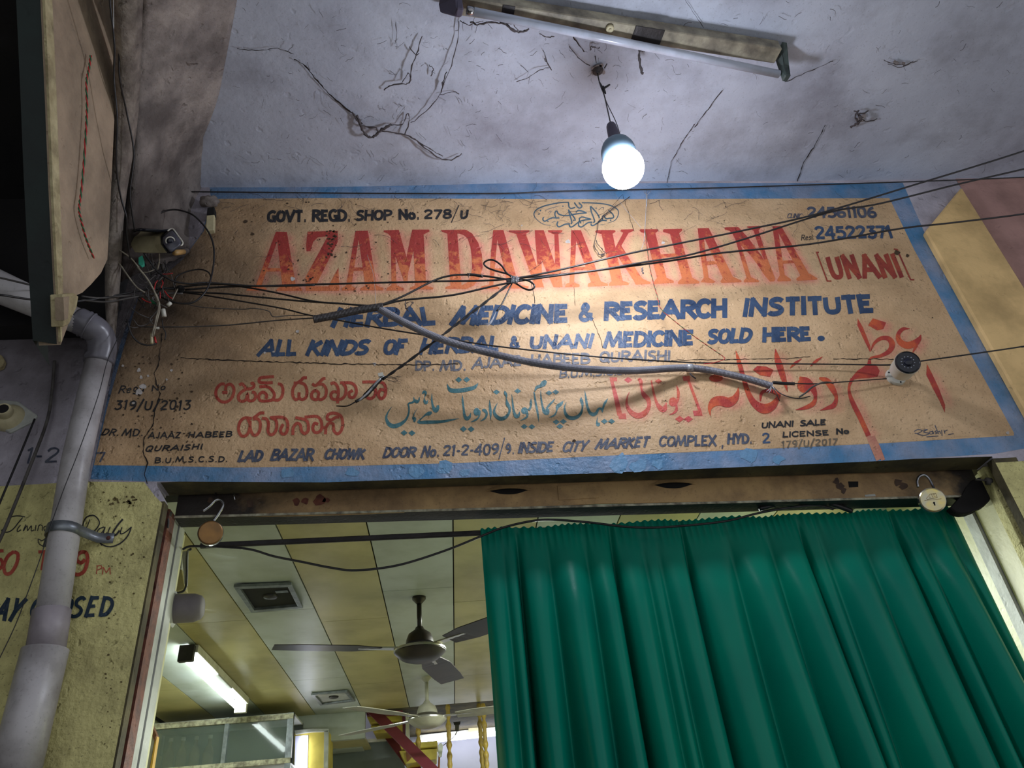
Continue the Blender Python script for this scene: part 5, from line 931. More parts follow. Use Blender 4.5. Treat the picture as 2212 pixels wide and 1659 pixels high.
tag(tube('thin_wire', crom([P(288, 647, 1.86), P(270, 690, 1.87), P(252, 735, 1.875), P(232, 780, 1.87), P(215, 845, 1.885), P(190, 920, 1.885), P(165, 988, 1.885), P(142, 1046, 1.885), P(115, 1120, 1.885), P(89, 1200, 1.885), P(60, 1280, 1.885), P(29, 1360, 1.885), P(-30, 1480, 1.885)], 6), .0012, M['cable'], None, 5), 'hair-thin dark wire running down the white drainpipe', 'wire')
cable([(-40, 1240, 1.96), (0, 1165, 1.96), (30, 1095, 1.97), (60, 1020, 1.975), (100, 915, 1.98), (112, 850, 1.985), (118, 780, 1.985)], .0045, 'cableg', 'grey cable running down the bare plaster left of the pipe')
cable([(-40, 1180, 1.96), (0, 1085, 1.96), (40, 990, 1.97), (75, 905, 1.98)], .003, 'cable', 'dark cable below the lamp holder at the far left')
# ------------------------------------------------------------------ junction stub at the top left of the sign
jb = thing('junction_stub', P(455, 450, 1.96), 'crumbling grey junction blob with a pale clip at the upper left corner of the sign', 'junction box')
bm = bmesh.new(); bmesh.ops.create_icosphere(bm, subdivisions=3, radius=1)
for v in bm.verts: v.co *= 1+.18*math.sin(5*v.co.x+2)*math.cos(6*v.co.z)+random.uniform(-.05, .05)
c = P(452, 435, 1.97)
for v in bm.verts: v.co = Vector((c.x+v.co.x*.034, c.y+v.co.y*.02, c.z+v.co.z*.022))
bm_obj('plaster_blob', bm, M['haunch'], jb, True)
prism('pale_clip', [P(a, b, 1.955) for a, b in [(446, 465), (463, 463), (462, 496), (444, 498)]], (0, .02, 0), M['ivory'], jb, bev=.002)
prism('dark_gap', [P(a, b, 1.958) for a, b in [(448, 448), (463, 446), (463, 463), (446, 464)]], (0, .03, 0), M['void'], jb, bev=.002)
# ------------------------------------------------------------------ cameras
def frame(o, ax):
    ax = Vector(ax).normalized(); u = ax.cross(Vector((0, 0, 1))).normalized(); return ax, u, u.cross(ax)
# left: box camera with sunshield
cc = thing('security_camera', P(330, 520, 1.75), 'dusty boxy security camera with a square face at the left corner', 'security camera')
fc = P(364, 520, 1.70); bk = P(285, 510, 1.84)
ax = (fc-bk).normalized()
def loft(name, secs, m, parent, label=None, smooth=True):
    V, Fc = [], []; n = len(secs[0])
    for s in secs: V += s
    for i in range(len(secs)-1):
        for k in range(n): Fc.append((i*n+k, i*n+(k+1) % n, (i+1)*n+(k+1) % n, (i+1)*n+k))
    Fc.append(tuple(reversed(range(n)))); Fc.append(tuple((len(secs)-1)*n+k for k in range(n)))
    return mesh(name, V, Fc, m, parent, smooth, label)
def sec(pxl, Y): return [P(a, b, Y) for a, b in pxl]
faceq = [(349, 512), (366, 497), (373, 496), (393, 521), (392, 529), (372, 546), (366, 547), (350, 527)]
def toward(q, c, s, Y0, Y1): return q
bodyb = [(282, 512), (300, 498), (318, 500), (330, 516), (326, 540), (310, 547), (292, 545), (283, 530)]
mid = [(330, 509), (352, 499), (362, 499), (376, 516), (372, 535), (356, 546), (345, 546), (333, 530)]
loft('body', [sec(bodyb, 1.82), sec(mid, 1.76), sec([(345, 511), (362, 498), (370, 497), (388, 519), (387, 528), (368, 545), (360, 546), (347, 527)], 1.735)], M['ivory'], cc, 'cream body', smooth=False)
loft('black_band', [sec([(343, 510), (361, 496), (371, 495), (391, 520), (390, 529), (369, 547), (360, 548), (345, 527)], 1.745), sec(faceq, 1.715)], M['blk'], cc, 'black front shell')
cx, cy = 371, 521
loft('face', [sec([(cx+(a-cx)*.92, cy+(b-cy)*.92) for a, b in faceq], 1.714), sec([(cx+(a-cx)*.84, cy+(b-cy)*.84) for a, b in faceq], 1.709)], mat('grey_camera_face', (88, 88, 98), (70, 70, 80), .3, 8), cc)
loft('sunshield', [sec([(286, 497), (300, 492), (345, 498), (366, 495), (366, 499), (345, 503), (300, 500), (288, 503)], 1.78), sec([(292, 495), (305, 493), (350, 496), (372, 494), (372, 498), (350, 502), (305, 499), (293, 500)], 1.72)], M['blk'], cc)
tube('rim', crom([P(*q, 1.705) for q in [(362, 499), (368, 495), (374, 495), (384, 508), (394, 522), (394, 528), (390, 531)]], 4), .0022, M['white'], cc)
fcn = P(368, 521, 1.708); axn = (Vector((0, 0, CZ))-fcn).normalized()
def ringpts(c, ax, r, n=20):
    u = ax.orthogonal().normalized(); w = ax.cross(u); return [c+(u*math.cos(2*math.pi*k/n)+w*math.sin(2*math.pi*k/n))*r for k in range(n)]
tube('lens_ring', ringpts(fcn, axn, .0125), .0022, M['white'], cc, 6, closed=True)
lathe('lens', [(0, .010), (.003, .009), (.005, .006), (.0052, .001)], fcn, axn, M['lens'], cc)
tube('mount_arm', [P(378, 546, 1.76), P(396, 544, 1.86)], .009, mat('amber_mount', (176, 140, 84), None, .5), cc); tube('mount_arm', [P(394, 544, 1.86), P(405, 541, 1.99)], .010, M['haunch'], cc)
# right: bullet camera
cr = thing('security_camera', P(1932, 822, 2.0), 'white bullet security camera with a round black face at the right of the sign', 'security camera')
fc2 = P(1960, 784, 1.865); bk2 = P(1947, 800, 1.925); ax2 = (fc2-bk2).normalized()
d0 = (bk2-fc2).length
lathe('body', [(-.004, .03), (0, .036), (d0-.006, .038), (d0, .0395), (d0+.003, .039), (d0+.003, .034)], bk2, ax2, M['white'], cr, 32, label='cream white barrel')
lathe('face', [(d0-.004, .0385), (d0+.006, .038), (d0+.009, .0355), (d0+.007, .0335), (d0+.005, .001)], bk2, ax2, M['blk'], cr, 32, label='black glass face')
o2 = bk2+ax2*(d0+.0062)
tube('lens_ring', ringpts(o2, ax2, .0138, 28), .0018, M['lens'], cr, 6, closed=True)
lathe('lens', [(0, .0125), (.003, .012), (.0055, .009), (.006, .001)], o2, ax2, M['lens'], cr)
for q in ringpts(o2, ax2, .0195, 12): sphere('infrared_led', q, .0019, M['led'], cr, 8, 6)
base = P(1934, 815, 1.997)
lathe('mount_base', [(0, .033), (.004, .0335), (.010, .030), (.014, .018), (.017, .009)], base+Vector((0, .002, 0)), (.0, -1, -.0), M['white'], cr, 24)
for dx, dz in ((-.022, .014), (.004, -.026), (.022, .008)): lathe('screw_hole', [(0, .0028), (.002, .0028)], base+Vector((dx, -.0085, dz)), (0, -1, 0), M['void'], cr, 10)
tube('mount_arm', [base+Vector((.0, -.01, 0)), base+Vector((.012, -.03, -.0)), bk2-ax2*.003+Vector((.0, 0, -.012))], .0065, mat('rusty_swivel', (90, 70, 60), (140, 130, 120), .5, 60, metal=.4), cr, 10)
lathe('lock_ring', [(0, .010), (.006, .010), (.007, .008)], base+Vector((.004, -.016, 0)), (.3, -1, .1), M['galv'], cr, 16)
# ------------------------------------------------------------------ drain pipe
pp_ = thing('drainpipe', P(120, 1300, 1.94), 'white plastic drainpipe with a grey elbow down the left side', 'pipe')
PY = 1.935
top = P(214, 778, PY); xb0 = top.x
zb = P(120, 1345, PY).z
tube('pipe', [top+Vector((0, 0, 0)), Vector((xb0+.012, PY, P(170, 1000, PY).z)), Vector((P(112, 1330, PY).x, PY, P(112, 1330, PY).z))], .0375, M['pvc'], pp_, 28, label='upper white pipe')
j0, j1 = P(104, 1370, PY), P(84, 1470, PY)
tube('coupler', [P(112, 1320, PY), P(98, 1408, PY)], .0435, mat('dusty_lilac_coupler', (168, 160, 164), (140, 132, 138), .5, 8, dirt=(90, 80, 76), dscale=8, damt=.5), pp_, 28)
tube('lower_pipe', [P(98, 1404, PY), P(20, 1720, PY)], .052, M['pvc'], pp_, 28, label='lower wider pipe')
e = [P(170, 697, 1.86), P(196, 708, 1.87), P(216, 722, 1.89), P(224, 745, 1.92), top]
tube('elbow', crom([P(168, 692, 1.86), P(196, 706, 1.87), P(214, 722, 1.895), P(221, 748, 1.92), P(214, 782, PY)], 6), .041, M['elbow'], pp_, 28)
for t in ((182, 699), (191, 703)): tube('collar', [P(t[0], t[1], 1.866), P(t[0]+3, t[1]+1.5, 1.868)], .0435, M['elbow'], pp_, 28)
tube('collar', [P(216, 770, PY), P(214, 780, PY)], .0435, M['elbow'], pp_, 28)
tube('sloping_pipe', [P(-160, 530, 1.78), P(-20, 612, 1.8), P(178, 698, 1.862)], [.058, .050, .038], M['pvc'], pp_, 28, label='white pipe sloping in from the left')
# strap
stp = thing('pipe_strap', P(150, 1150, 1.96), 'bent metal strap holding the white drainpipe to the pillar', 'bracket')
cz_ = P(150, 1150, PY); zc = P(148, 1148, PY).z; xc = P(138, 1150, PY).x
V, Fc = [], []
angs = [math.radians(a) for a in range(180, 361, 15)]
path = [(xc-.075, 1.995), (xc-.05, 1.99)]+[(xc+.041*math.cos(a), PY+.041*math.sin(a)) for a in angs]+[(xc+.05, 1.955), (xc+.066, 1.985), (xc+.085, 1.992), (xc+.105, 1.993)]
hw = [.014]*len(path)
for (x, y), h in zip(path, hw): V += [(x, y, zc-h), (x, y, zc+h)]
Fc = [(2*i, 2*i+1, 2*i+3, 2*i+2) for i in range(len(path)-1)]
s1_ = mesh('strap_band', V, Fc, M['galv'], stp, True); sm = s1_.modifiers.new('t', 'SOLIDIFY'); sm.thickness = .0022
lathe('screw', [(0, .006), (.003, .005), (.004, .001)], (xc+.092, 1.990, zc), (0, -1, 0), M['rust'], stp, 12)
# ------------------------------------------------------------------ far left lamp holder
lh = thing('lamp_holder', P(30, 895, 1.96), 'empty cream bayonet lamp holder on the bare plaster at the far left', 'lamp holder')
pc = P(22, 905, 2.0); axl = Vector((.05, -1, -.12)).normalized()
prism('back_plate', [P(a, b, 1.992) for a, b in [(-30, 860), (38, 866), (80, 896), (74, 908), (20, 935), (-40, 900)]], (0, .012, 0), M['greyw'], lh, bev=.003)
lathe('base', [(0, .044), (.008, .044), (.02, .038), (.03, .030), (.034, .024)], pc, axl, M['ivory'], lh, 28)
lathe('socket', [(.03, .022), (.05, .021), (.056, .019), (.056, .015), (.045, .015)], pc, axl+Vector((.05, 0, .12)), M['ivory'], lh, 24)
lathe('socket_hole', [(.046, .014), (.057, .0145)], pc, axl+Vector((.05, 0, .12)), M['void'], lh, 20)
tag(prism('switch_plate', [P(a, b, 1.99) for a, b in [(-30, 1585), (8, 1600), (16, 1612), (14, 1680), (-30, 1700)]], (0, .01, 0), M['white'], None, bev=.003), 'edge of a white switch plate at the lower left corner', 'switch')
tag(prism('plaster_lump', [P(a, b, 1.98) for a, b in [(-30, 760), (2, 765), (9, 778), (3, 792), (-30, 800)]], (0, .02, 0), M['fined'], None, bev=.004), 'cream lump on the bare plaster at the left edge', 'fitting')
# ------------------------------------------------------------------ doorway: shutter bar, handles, rods
sb = thing('shutter_bar', Vector((.48, 2.1, LIN)), 'beige bottom bar of the rolled-up shutter under the lintel', 'shutter')
SBY = 2.095
q = [P(300, 1062, SBY), P(2140, 1012, SBY), P(2140, 1072, SBY), P(1300, 1088, SBY), P(740, 1112, SBY), P(300, 1121, SBY)]
prism('front_plate', [Vector((JL+.002, SBY, P(360, 1045, SBY).z+.0)), Vector((JR-.01, SBY, P(2100, 1000, SBY).z+.0)), Vector((JR-.01, SBY, q[2].z)), q[3], q[4], Vector((JL+.002, SBY, q[5].z-.004))], (0, .004, 0), M['beige'], sb, label='beige front plate')
zb0, zb1 = q[5].z-.004, q[2].z
prism('bottom_flange', [Vector((JL+.002, SBY-.002, zb0)), Vector((JR-.01, SBY-.002, zb1)), Vector((JR-.01, SBY-.002, zb1+.005)), Vector((JL+.002, SBY-.002, zb0+.005))], (0, .066, 0), M['metal'], sb, label='dark flange')
prism('flange_edge', [Vector((JL+.002, SBY-.0035, zb0-.001)), Vector((JR-.01, SBY-.0035, zb1-.001)), Vector((JR-.01, SBY-.0035, zb1+.006)), Vector((JL+.002, SBY-.0035, zb0+.006))], (0, .0015, 0), M['edge'], sb, label='chipped pale edge')
def handle(cx, cy):
    wv = 50
    arc = [(cx-wv, cy+4), (cx-30, cy-6), (cx, cy-10), (cx+30, cy-7), (cx+wv, cy+1)]
    up = crom([P(a, b, SBY-.004) for a, b in arc], 5)
    lo = crom([P(cx-wv, cy+6, SBY-.003), P(cx-28, cy+1, SBY-.012), P(cx, cy-2, SBY-.016), P(cx+28, cy-1, SBY-.012), P(cx+wv, cy+3, SBY-.003)], 5)
    V = up+lo; n = len(up); h = mesh('shutter_handle', V, [(i, i+1, n+i+1, n+i) for i in range(n-1)], M['beige'], sb, True)
    cav = crom([P(cx-40, cy+4, SBY-.001), P(cx-15, cy+10, SBY-.001), P(cx+15, cy+10, SBY-.001), P(cx+42, cy+2, SBY-.001)], 5)
    top_ = crom([P(cx-40, cy+3, SBY-.001), P(cx-15, cy-1, SBY-.001), P(cx+15, cy-2, SBY-.001), P(cx+42, cy+1, SBY-.001)], 5)
    n = len(cav); mesh('recess', top_+cav, [(i, i+1, n+i+1, n+i) for i in range(n-1)], M['void'], h, label='dark recess')
    return h
handle(1098, 1057); handle(1454, 1044)
pn = [P(a, b, SBY-.003) for a, b in [(1204, 1049), (1292, 1044), (1294, 1075), (1207, 1080)]]
prism('cover_plate', pn, (0, .003, 0), M['beige'], sb, bev=.001)
prism('slot', [P(a, b, SBY-.0005) for a, b in [(1832, 1040), (1854, 1040), (1854, 1052), (1834, 1053)]], (0, .001, 0), M['void'], sb)
prism('slot', [P(a, b, SBY-.001) for a, b in [(1868, 1069), (1890, 1067), (1892, 1072), (1869, 1073)]], (0, .001, 0), M['greyw'], sb)
onb = lambda x, y: P(x, y, SBY-.0012)
blobs('grease_stain', [(1815, 1050, 9), (1808, 1040, 8), (1822, 1060, 7), (1940, 1042, 10), (1952, 1050, 9), (455, 1082, 8), (540, 1088, 9)], mat('black_grease', (60, 44, 36), (84, 62, 46), .7, 30), sb, f=onb, each=True)
blobs('rust_stain', [(640, 1083, 10), (660, 1082, 9), (690, 1080, 13), (705, 1081, 8)], M['rust'], sb, f=onb)
# rods behind
RY = 2.184
rod = tag(prism('curtain_rod', [Vector((-.72, RY, P(400, 1185, RY).z)), Vector((1.7, RY, P(2050, 1110, RY).z)), Vector((1.7, RY, P(2050, 1110, RY).z+.017)), Vector((-.72, RY, P(400, 1185, RY).z+.017))], (0, .010, 0), M['metal'], None, bev=.003), 'dark square rail that carries the green curtain', 'curtain rail')
zz0, zz1 = P(700, 1138, 2.14).z, P(1900, 1085, 2.14).z
cable([(395, 1186, 2.17), (420, 1180, 2.16), (529, 1185, 2.15), (591, 1201.7, 2.15), (653, 1214, 2.15), (716, 1226.6, 2.15), (770, 1232, 2.15), (860, 1221, 2.15), (960, 1190, 2.15), (1040, 1158, 2.14), (1089, 1139, 2.13), (1152, 1125, 2.13), (1202, 1123, 2.13), (1278, 1129, 2.13), (1354, 1138, 2.125), (1430, 1139, 2.12), (1560, 1127, 2.12), (1640, 1108, 2.12), (1710, 1096, 2.12), (1764, 1092, 2.13), (1800, 1100, 2.14)], .0036, 'cable', 'slack black cable swagging below the rail and over the curtain top')
cable([(1640, 1099, 2.13), (1700, 1085, 2.13), (1760, 1082, 2.13), (1800, 1090, 2.13), (1840, 1104, 2.14)], .008, 'cable', 'thick black cable bundle at the right end of the rail')
# knots of string on the corners
for (cx, cy, l) in ((362, 1112, 'grey cloth knot on the left end of the shutter bar'), (2135, 1040, 'pale knotted string at the right end of the shutter bar')):
    t = thing('string_knot', P(cx, cy, 2.06), l, 'string')
    c = P(cx, cy, 2.06); bm = bmesh.new(); bmesh.ops.create_icosphere(bm, subdivisions=2, radius=.012)
    for v in bm.verts: v.co = c+v.co*random.uniform(.75, 1.25)
    bm_obj('knot', bm, M['cableg'], t, True)
    tube('string_tail', crom([c, P(cx+(2 if cx < 1000 else -12), cy+(14 if cx < 1000 else -3), 2.05), P(cx+(1 if cx < 1000 else -28), cy+(28 if cx < 1000 else -4), 2.05)], 3), .003, M['cableg'], t, 6)
tag(tube('metal_pin', [P(505, 1065, 2.06), P(507, 1080, 2.06)], .0022, M['steel'], None, 8), 'small bright pin near the left padlock', 'pin')
# padlocks
def padlock(body, r, ring, label, m, side):
    c = P(*body); t = thing('padlock', c, label, 'padlock')
    axp = Vector((side, -1, -.25)).normalized()
    lathe('lock_body', [(-.011, r*.93), (-.009, r), (.009, r), (.0115, r*.93), (.0118, r*.86), (.0118, .001)], c, axp, m, t, 36)
    lathe('lock_rim', [(-.0118, r*.9), (-.010, r*1.03), (.008, r*1.03), (.0095, r*.98)], c, axp, M['steel'], t, 36)
    tube('shackle', crom([P(*q) for q in ring], 6), .0042, M['steel'], t, 12, label='bright steel shackle')
    return t, c, axp
t, c, axp = padlock((455, 1152, 2.05), .0335, [(461, 1126, 2.055), (472, 1110, 2.055), (482, 1093, 2.055), (481, 1084, 2.055), (473, 1079, 2.055), (464, 1082, 2.055), (452, 1094, 2.055), (438, 1104, 2.055)], 'open round brass padlock hanging at the left of the shutter bar', M['brass'], .25)
tube('hasp', [P(466, 1066, 2.075), P(467, 1080, 2.06)], .003, M['metal'], t)
t, c, axp = padlock((2013, 1081, 2.05), .037, [(1983, 1052, 2.06), (1981, 1040, 2.06), (1985, 1030, 2.06), (1995, 1026, 2.06), (2005, 1032, 2.06), (2014, 1048, 2.058), (2019, 1060, 2.052)], 'open round gold padlock hanging at the right of the shutter bar', M['gold'], -.35)
f0 = c+axp*.0121; u = axp.cross(Vector((0, 0, 1))).normalized(); w_ = u.cross(axp)
lathe('keyhole', [(0, .003), (.0006, .003)], f0-w_*.010, axp, M['void'], t, 12); prism('keyhole', [f0-w_*.010-u*.0014, f0-w_*.010+u*.0014, f0-w_*.018+u*.002, f0-w_*.018-u*.002], axp*.0006, M['void'], t)
V, Fc = [], []
fr_ = [(-.014, .004), (-.014, .018), (.002, .018), (.016, .008), (.016, .004), (-.014, .004)]
a, b = tube_vf([f0+u*x+w_*y for x, y in fr_], .0007, 4, v0=0); V += a; Fc += b
a, b = tube_vf([f0+u*x+w_*y for x, y in [(-.024, -.002), (.024, .002)]], .0006, 4, v0=len(V)); V += a; Fc += b
for (x0_, y0_) in ((-.010, .007), (-.010, .013), (-.004, .007), (-.004, .013), (.004, .007)):
    a, b = tube_vf([f0+u*x0_+w_*y0_, f0+u*(x0_+.002)+w_*(y0_+.004), f0+u*(x0_+.004)+w_*y0_], .0006, 4, v0=len(V)); V += a; Fc += b
mesh('stamped_mark', V, Fc, M['brass'], t)
# soot heap in the right upper corner
prism('soot_heap', [P(a, b, 2.088) for a, b in [(2052, 1096), (2066, 1084), (2078, 1070), (2088, 1052), (2100, 1036), (2118, 1030), (2140, 1034), (2150, 1048), (2146, 1066), (2138, 1082), (2126, 1094), (2110, 1098), (2096, 1108), (2078, 1110), (2064, 1106)]], (0, .03, 0), M['void'], sb, bev=.004)
# ------------------------------------------------------------------ curtain
def curtain():
    XA, XB, YC = .118, 1.652, 2.175
    nxc, nzc = 560, 60
    xs_ = np.linspace(0, 1, nxc)
    rs = np.random.RandomState(11)
    # folds: centre positions and widths, irregular
    edges = [0]
    while edges[-1] < 1: edges.append(edges[-1]+rs.uniform(.03, .095))
    edges = np.array(edges); edges = edges/edges[-1]
    amp = rs.uniform(.6, 1.15, len(edges)); prof = np.zeros(nxc)
    for i in range(len(edges)-1):
        m_ = (xs_ >= edges[i]) & (xs_ <= edges[i+1]); t = (xs_[m_]-edges[i])/(edges[i+1]-edges[i])
        prof[m_] = (1-np.abs(2*t-1)**2.3)*amp[i]*min(1.2, (edges[i+1]-edges[i])/.06)
    prof = np.clip(prof, 0, None); sm_ = np.convolve(prof, np.ones(4)/4, 'same')
    for e_ in edges[2:-2:3]: sm_ = sm_-1.1*np.exp(-((xs_-e_)/.0045)**2)
    low = .5*np.sin(xs_*9+1)+.4*np.sin(xs_*21+.4)
    frill = np.sin(xs_*2*np.pi*70+2*np.sin(xs_*31))
    V, Fc = [], []
    zl, zr = P(1042, 1143, YC).z, P(2035, 1097, YC).z
    for j in range(nzc+1):
        v = j/nzc; s = v**1.25
        for i in range(nxc):
            u = xs_[i]; z0 = zl+(zr-zl)*u+.0016*frill[i]*(v < .03)+.003*math.sin(u*40)
            z = z0+(.12-z0)*s
            dr = min(1, v*6)
            d = (.016+.11*min(1, s*2.4))*sm_[i]*(.25+.75*dr)+.018*low[i]*min(1, s*2)+.0035*frill[i]*max(0, 1-v*14)
            x = XA+(XB-XA)*u+.010*math.sin(7*v+8*u)*s+.016*np.sin(u*60)*s*.3
            if u > .93: x += (u-.93)*.25*s
            V.append((x, YC-d, z))
    for j in range(nzc):
        for i in range(nxc-1): a = j*nxc+i; Fc.append((a, a+1, a+nxc+1, a+nxc))
    return mesh('curtain', V, Fc, M['curtain'], None, True)
cu = tag(curtain(), 'teal green curtain gathered on the rail across the right of the doorway', 'curtain')
# ------------------------------------------------------------------ SHOP INTERIOR
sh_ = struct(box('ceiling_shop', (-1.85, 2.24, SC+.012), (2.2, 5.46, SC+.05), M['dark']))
seams = [-1.80, -1.49, -1.182, -.878, -.570, -.263, .041, .35, .66, .97, 1.28, 1.6, 1.9]
cols = ['py', 'pw']*6
cuts = [[3.3, 4.55], [3.4, 4.6], [3.45, 4.7], [3.36, 4.55], [3.55, 4.74], [3.2, 4.73], [3.4, 4.73], [3.3, 4.6], [3.5, 4.6], [3.4, 4.5], [3.3, 4.6], [3.4, 4.6]]
for i, cname in enumerate(cols):
    ys = [2.25]+cuts[i]+[5.45]
    for k in range(len(ys)-1):
        a, b = seams[i]+.0025, seams[i+1]-.0025; c, d = ys[k]+.0015, ys[k+1]-.0015
        g = [(a+(b-a)*p/4, c+(d-c)*q_/8) for q_ in range(9) for p in range(5)]
        V = [(x, y, SC-.0035*math.sin(math.pi*(x-a)/(b-a))*math.sin(math.pi*(y-c)/(d-c))*(1+.6*math.sin(9*y+i))) for x, y in g]
        Fc = [(q_*5+p, (q_+1)*5+p, (q_+1)*5+p+1, q_*5+p+1) for q_ in range(8) for p in range(4)]
        V += [(a, c, SC+.01), (b, c, SC+.01), (b, d, SC+.01), (a, d, SC+.01)]; n = 45
        Fc.append((n, n+1, n+2, n+3)); Fc.append((0, 4, n+1, n)); Fc.append((4, 44, n+2, n+1)); Fc.append((44, 40, n+3, n+2)); Fc.append((40, 0, n, n+3))
        mesh('ceiling_panel', V, Fc, M[cname], sh_, False)
struct(box('wall_shop_left', (-1.95, 2.24, 0), (-1.85, 6.6, SC+.05), M['cream']))
struct(box('wall_shop_right', (2.05, 2.24, 0), (2.15, 6.6, SC+.05), M['cream']))
struct(box('wall_back', (-1.95, 6.5, 0), (2.15, 6.6, SC+.4), M['lav']))
# dropped edge behind the panels on the left
struct(box('trim_6', (-1.85, 5.46, .985+CZ), (-.555, 5.50, SC+.02), M['pw']))
dp = struct(box('trim_7', (-1.85, 5.50, .985+CZ), (-.555, 6.5, 1.0+CZ), M['py']))
for a, b, m in ((-1.4, -1.0, 'pw'), (-.98, -.6, 'pw')): box('soffit_panel', (a, 5.75, .978+CZ), (b, 6.4, .985+CZ), M[m], dp)
struct(box('trim_8', (-.555, 5.46, SC+.0), (2.05, 6.5, SC+.3), M['soffit']))
# vents
def vent(q, label, lit):
    p = [PZ(x, y, SC-.006) for x, y in q]; c = sum(p, Vector())/4
    t = thing('ceiling_vent', c, label, 'ceiling vent', None)
    ring = [v.lerp(c, -.0) for v in p]; inn = [v.lerp(c, .17) for v in p]
    for i in range(4):
        j = (i+1) % 4; prism('frame_bar', [ring[i], ring[j], inn[j], inn[i]], (0, 0, -.012), M['galv'], t, bev=.001)
    prism('grille', [v+Vector((0, 0, .0)) for v in inn], (0, 0, .006), M['ventd'] if not lit else M['greyw'], t)
    lathe('fan_hub', [(0, .03), (.006, .028), (.010, .012)], c+Vector((0, 0, -.001)), (0, 0, -1), M['metal'], t, 16)
    prism('label_strip', [c+Vector((.03, -.06, -.003)), c+Vector((.08, -.06, -.003)), c+Vector((.08, -.035, -.003)), c+Vector((.03, -.035, -.003))], (0, 0, .002), M['galv'], t) if not lit else None
vent([(505, 1262), (630, 1257), (655, 1308), (543, 1318)], 'dark square ceiling vent nearest the doorway', False)
vent([(672, 1497), (750, 1490), (768, 1511), (692, 1520)], 'pale dusty ceiling vent further back above the cabinet', True)
# fans
def fan(top, hubz, R_, angs, mm, ring, label, bw=.13):
    t = thing('ceiling_fan', top, label, 'ceiling fan')
    x, y = top.x, top.y
    lathe('canopy', [(0, .03), (.01, .03), (.03, .012)], (x, y, top.z), (0, 0, -1), mm, t, 20)
    tube('downrod', [(x, y, top.z-.01), (x, y, hubz+.07)], .011, mm, t, 12)
    lathe('bell_cover', [(0, .016), (.012, .022), (.03, .048), (.055, .058), (.07, .060)], (x, y, hubz+.105), (0, 0, -1), mm, t, 28)
    lathe('motor', [(0, .05), (.006, .09), (.012, .106), (.024, .108), (.034, .098), (.05, .078), (.06, .05), (.062, .02)], (x, y, hubz+.022), (0, 0, -1), mm, t, 36)
    lathe('bright_band', [(0, .107), (.004, .111), (.010, .111), (.014, .1)], (x, y, hubz+.012), (0, 0, -1), ring, t, 36)
    lathe('bright_band', [(0, .09), (.004, .093), (.008, .085)], (x, y, hubz-.012), (0, 0, -1), ring, t, 36)
    for a in angs:
        a = math.radians(a); d = Vector((math.cos(a), math.sin(a), 0)); s = Vector((-d.y, d.x, 0)); o = Vector((x, y, hubz+.01))
        V, Fc = [], []; n = 12
        for i in range(n+1):
            r = .17+(R_-.17)*i/n; wd_ = bw*.5*(.62+.38*min(1, i/3))*(1-.12*max(0, i-9)/3); tw = .007
            for s1, dz in ((-1, tw), (1, -tw)):
                for hh in (0, .003): V.append(o+d*r+s*s1*wd_+Vector((0, 0, dz+hh)))
        for i in range(n):
            b = i*4; Fc += [(b, b+4, b+6, b+2), (b+1, b+3, b+7, b+5), (b, b+1, b+5, b+4), (b+2, b+6, b+7, b+3)]
        Fc += [(0, 2, 3, 1), (n*4, n*4+1, n*4+3, n*4+2)]
        bl = mesh('blade', V, Fc, mm, t)
        mesh('blade_arm', [o+d*.09+s*.02, o+d*.09-s*.02, o+d*.26-s*.012, o+d*.26+s*.012, o+d*.09+s*.02+Vector((0, 0, .006)), o+d*.09-s*.02+Vector((0, 0, .006)), o+d*.26-s*.012+Vector((0, 0, .006)), o+d*.26+s*.012+Vector((0, 0, .006))], BF, ring, t)
    return t
f1 = PZ(905, 1290, SC)
fan(f1, P(912, 1408, f1.y).z, .60, (197, 317, 77), M['fanm'], M['fanr'], 'dark brown three-blade ceiling fan nearest the doorway')
f2 = PZ(921, 1462, SC)
fan(f2, P(925, 1556, f2.y).z, .58, (228, 348, 150), M['fang'], M['fanr'], 'smaller cream grey ceiling fan further inside the shop')
# lit tube lamp on the ceiling
tt = thing('tube_light', PZ(450, 1465, SC), 'lit tube light on the striped shop ceiling', 'light fixture')
a_, b_ = PZ(397, 1418, SC-.055), PZ(513, 1528, SC-.055); dd = (b_-a_).normalized(); sd = Vector((dd.y, -dd.x, 0))
tube('lamp_tube', [a_, b_], .015, M['tubeon'], tt, 14, label='glowing tube')
def bar(n_, p, q, w0, w1, z0, z1, m): return prism(n_, [Vector((p.x, p.y, z0))+sd*w0, Vector((q.x, q.y, z0))+sd*w0, Vector((q.x, q.y, z0))+sd*w1, Vector((p.x, p.y, z0))+sd*w1], (0, 0, z1-z0), m, tt, bev=.002)
bar('batten', a_, b_, .012, .062, SC-.04, SC-.004, M['white'])
bar('ballast', a_.lerp(b_, .35), a_.lerp(b_, .62), .0, .064, SC-.05, SC-.04, M['greyw'])
for p, s1, m in ((a_, -1, M['metal']), (b_, 1, M['white'])):
    q = p+dd*s1*.03; bar('end_holder', p, q, -.018, .05, SC-.085, SC-.01, m)
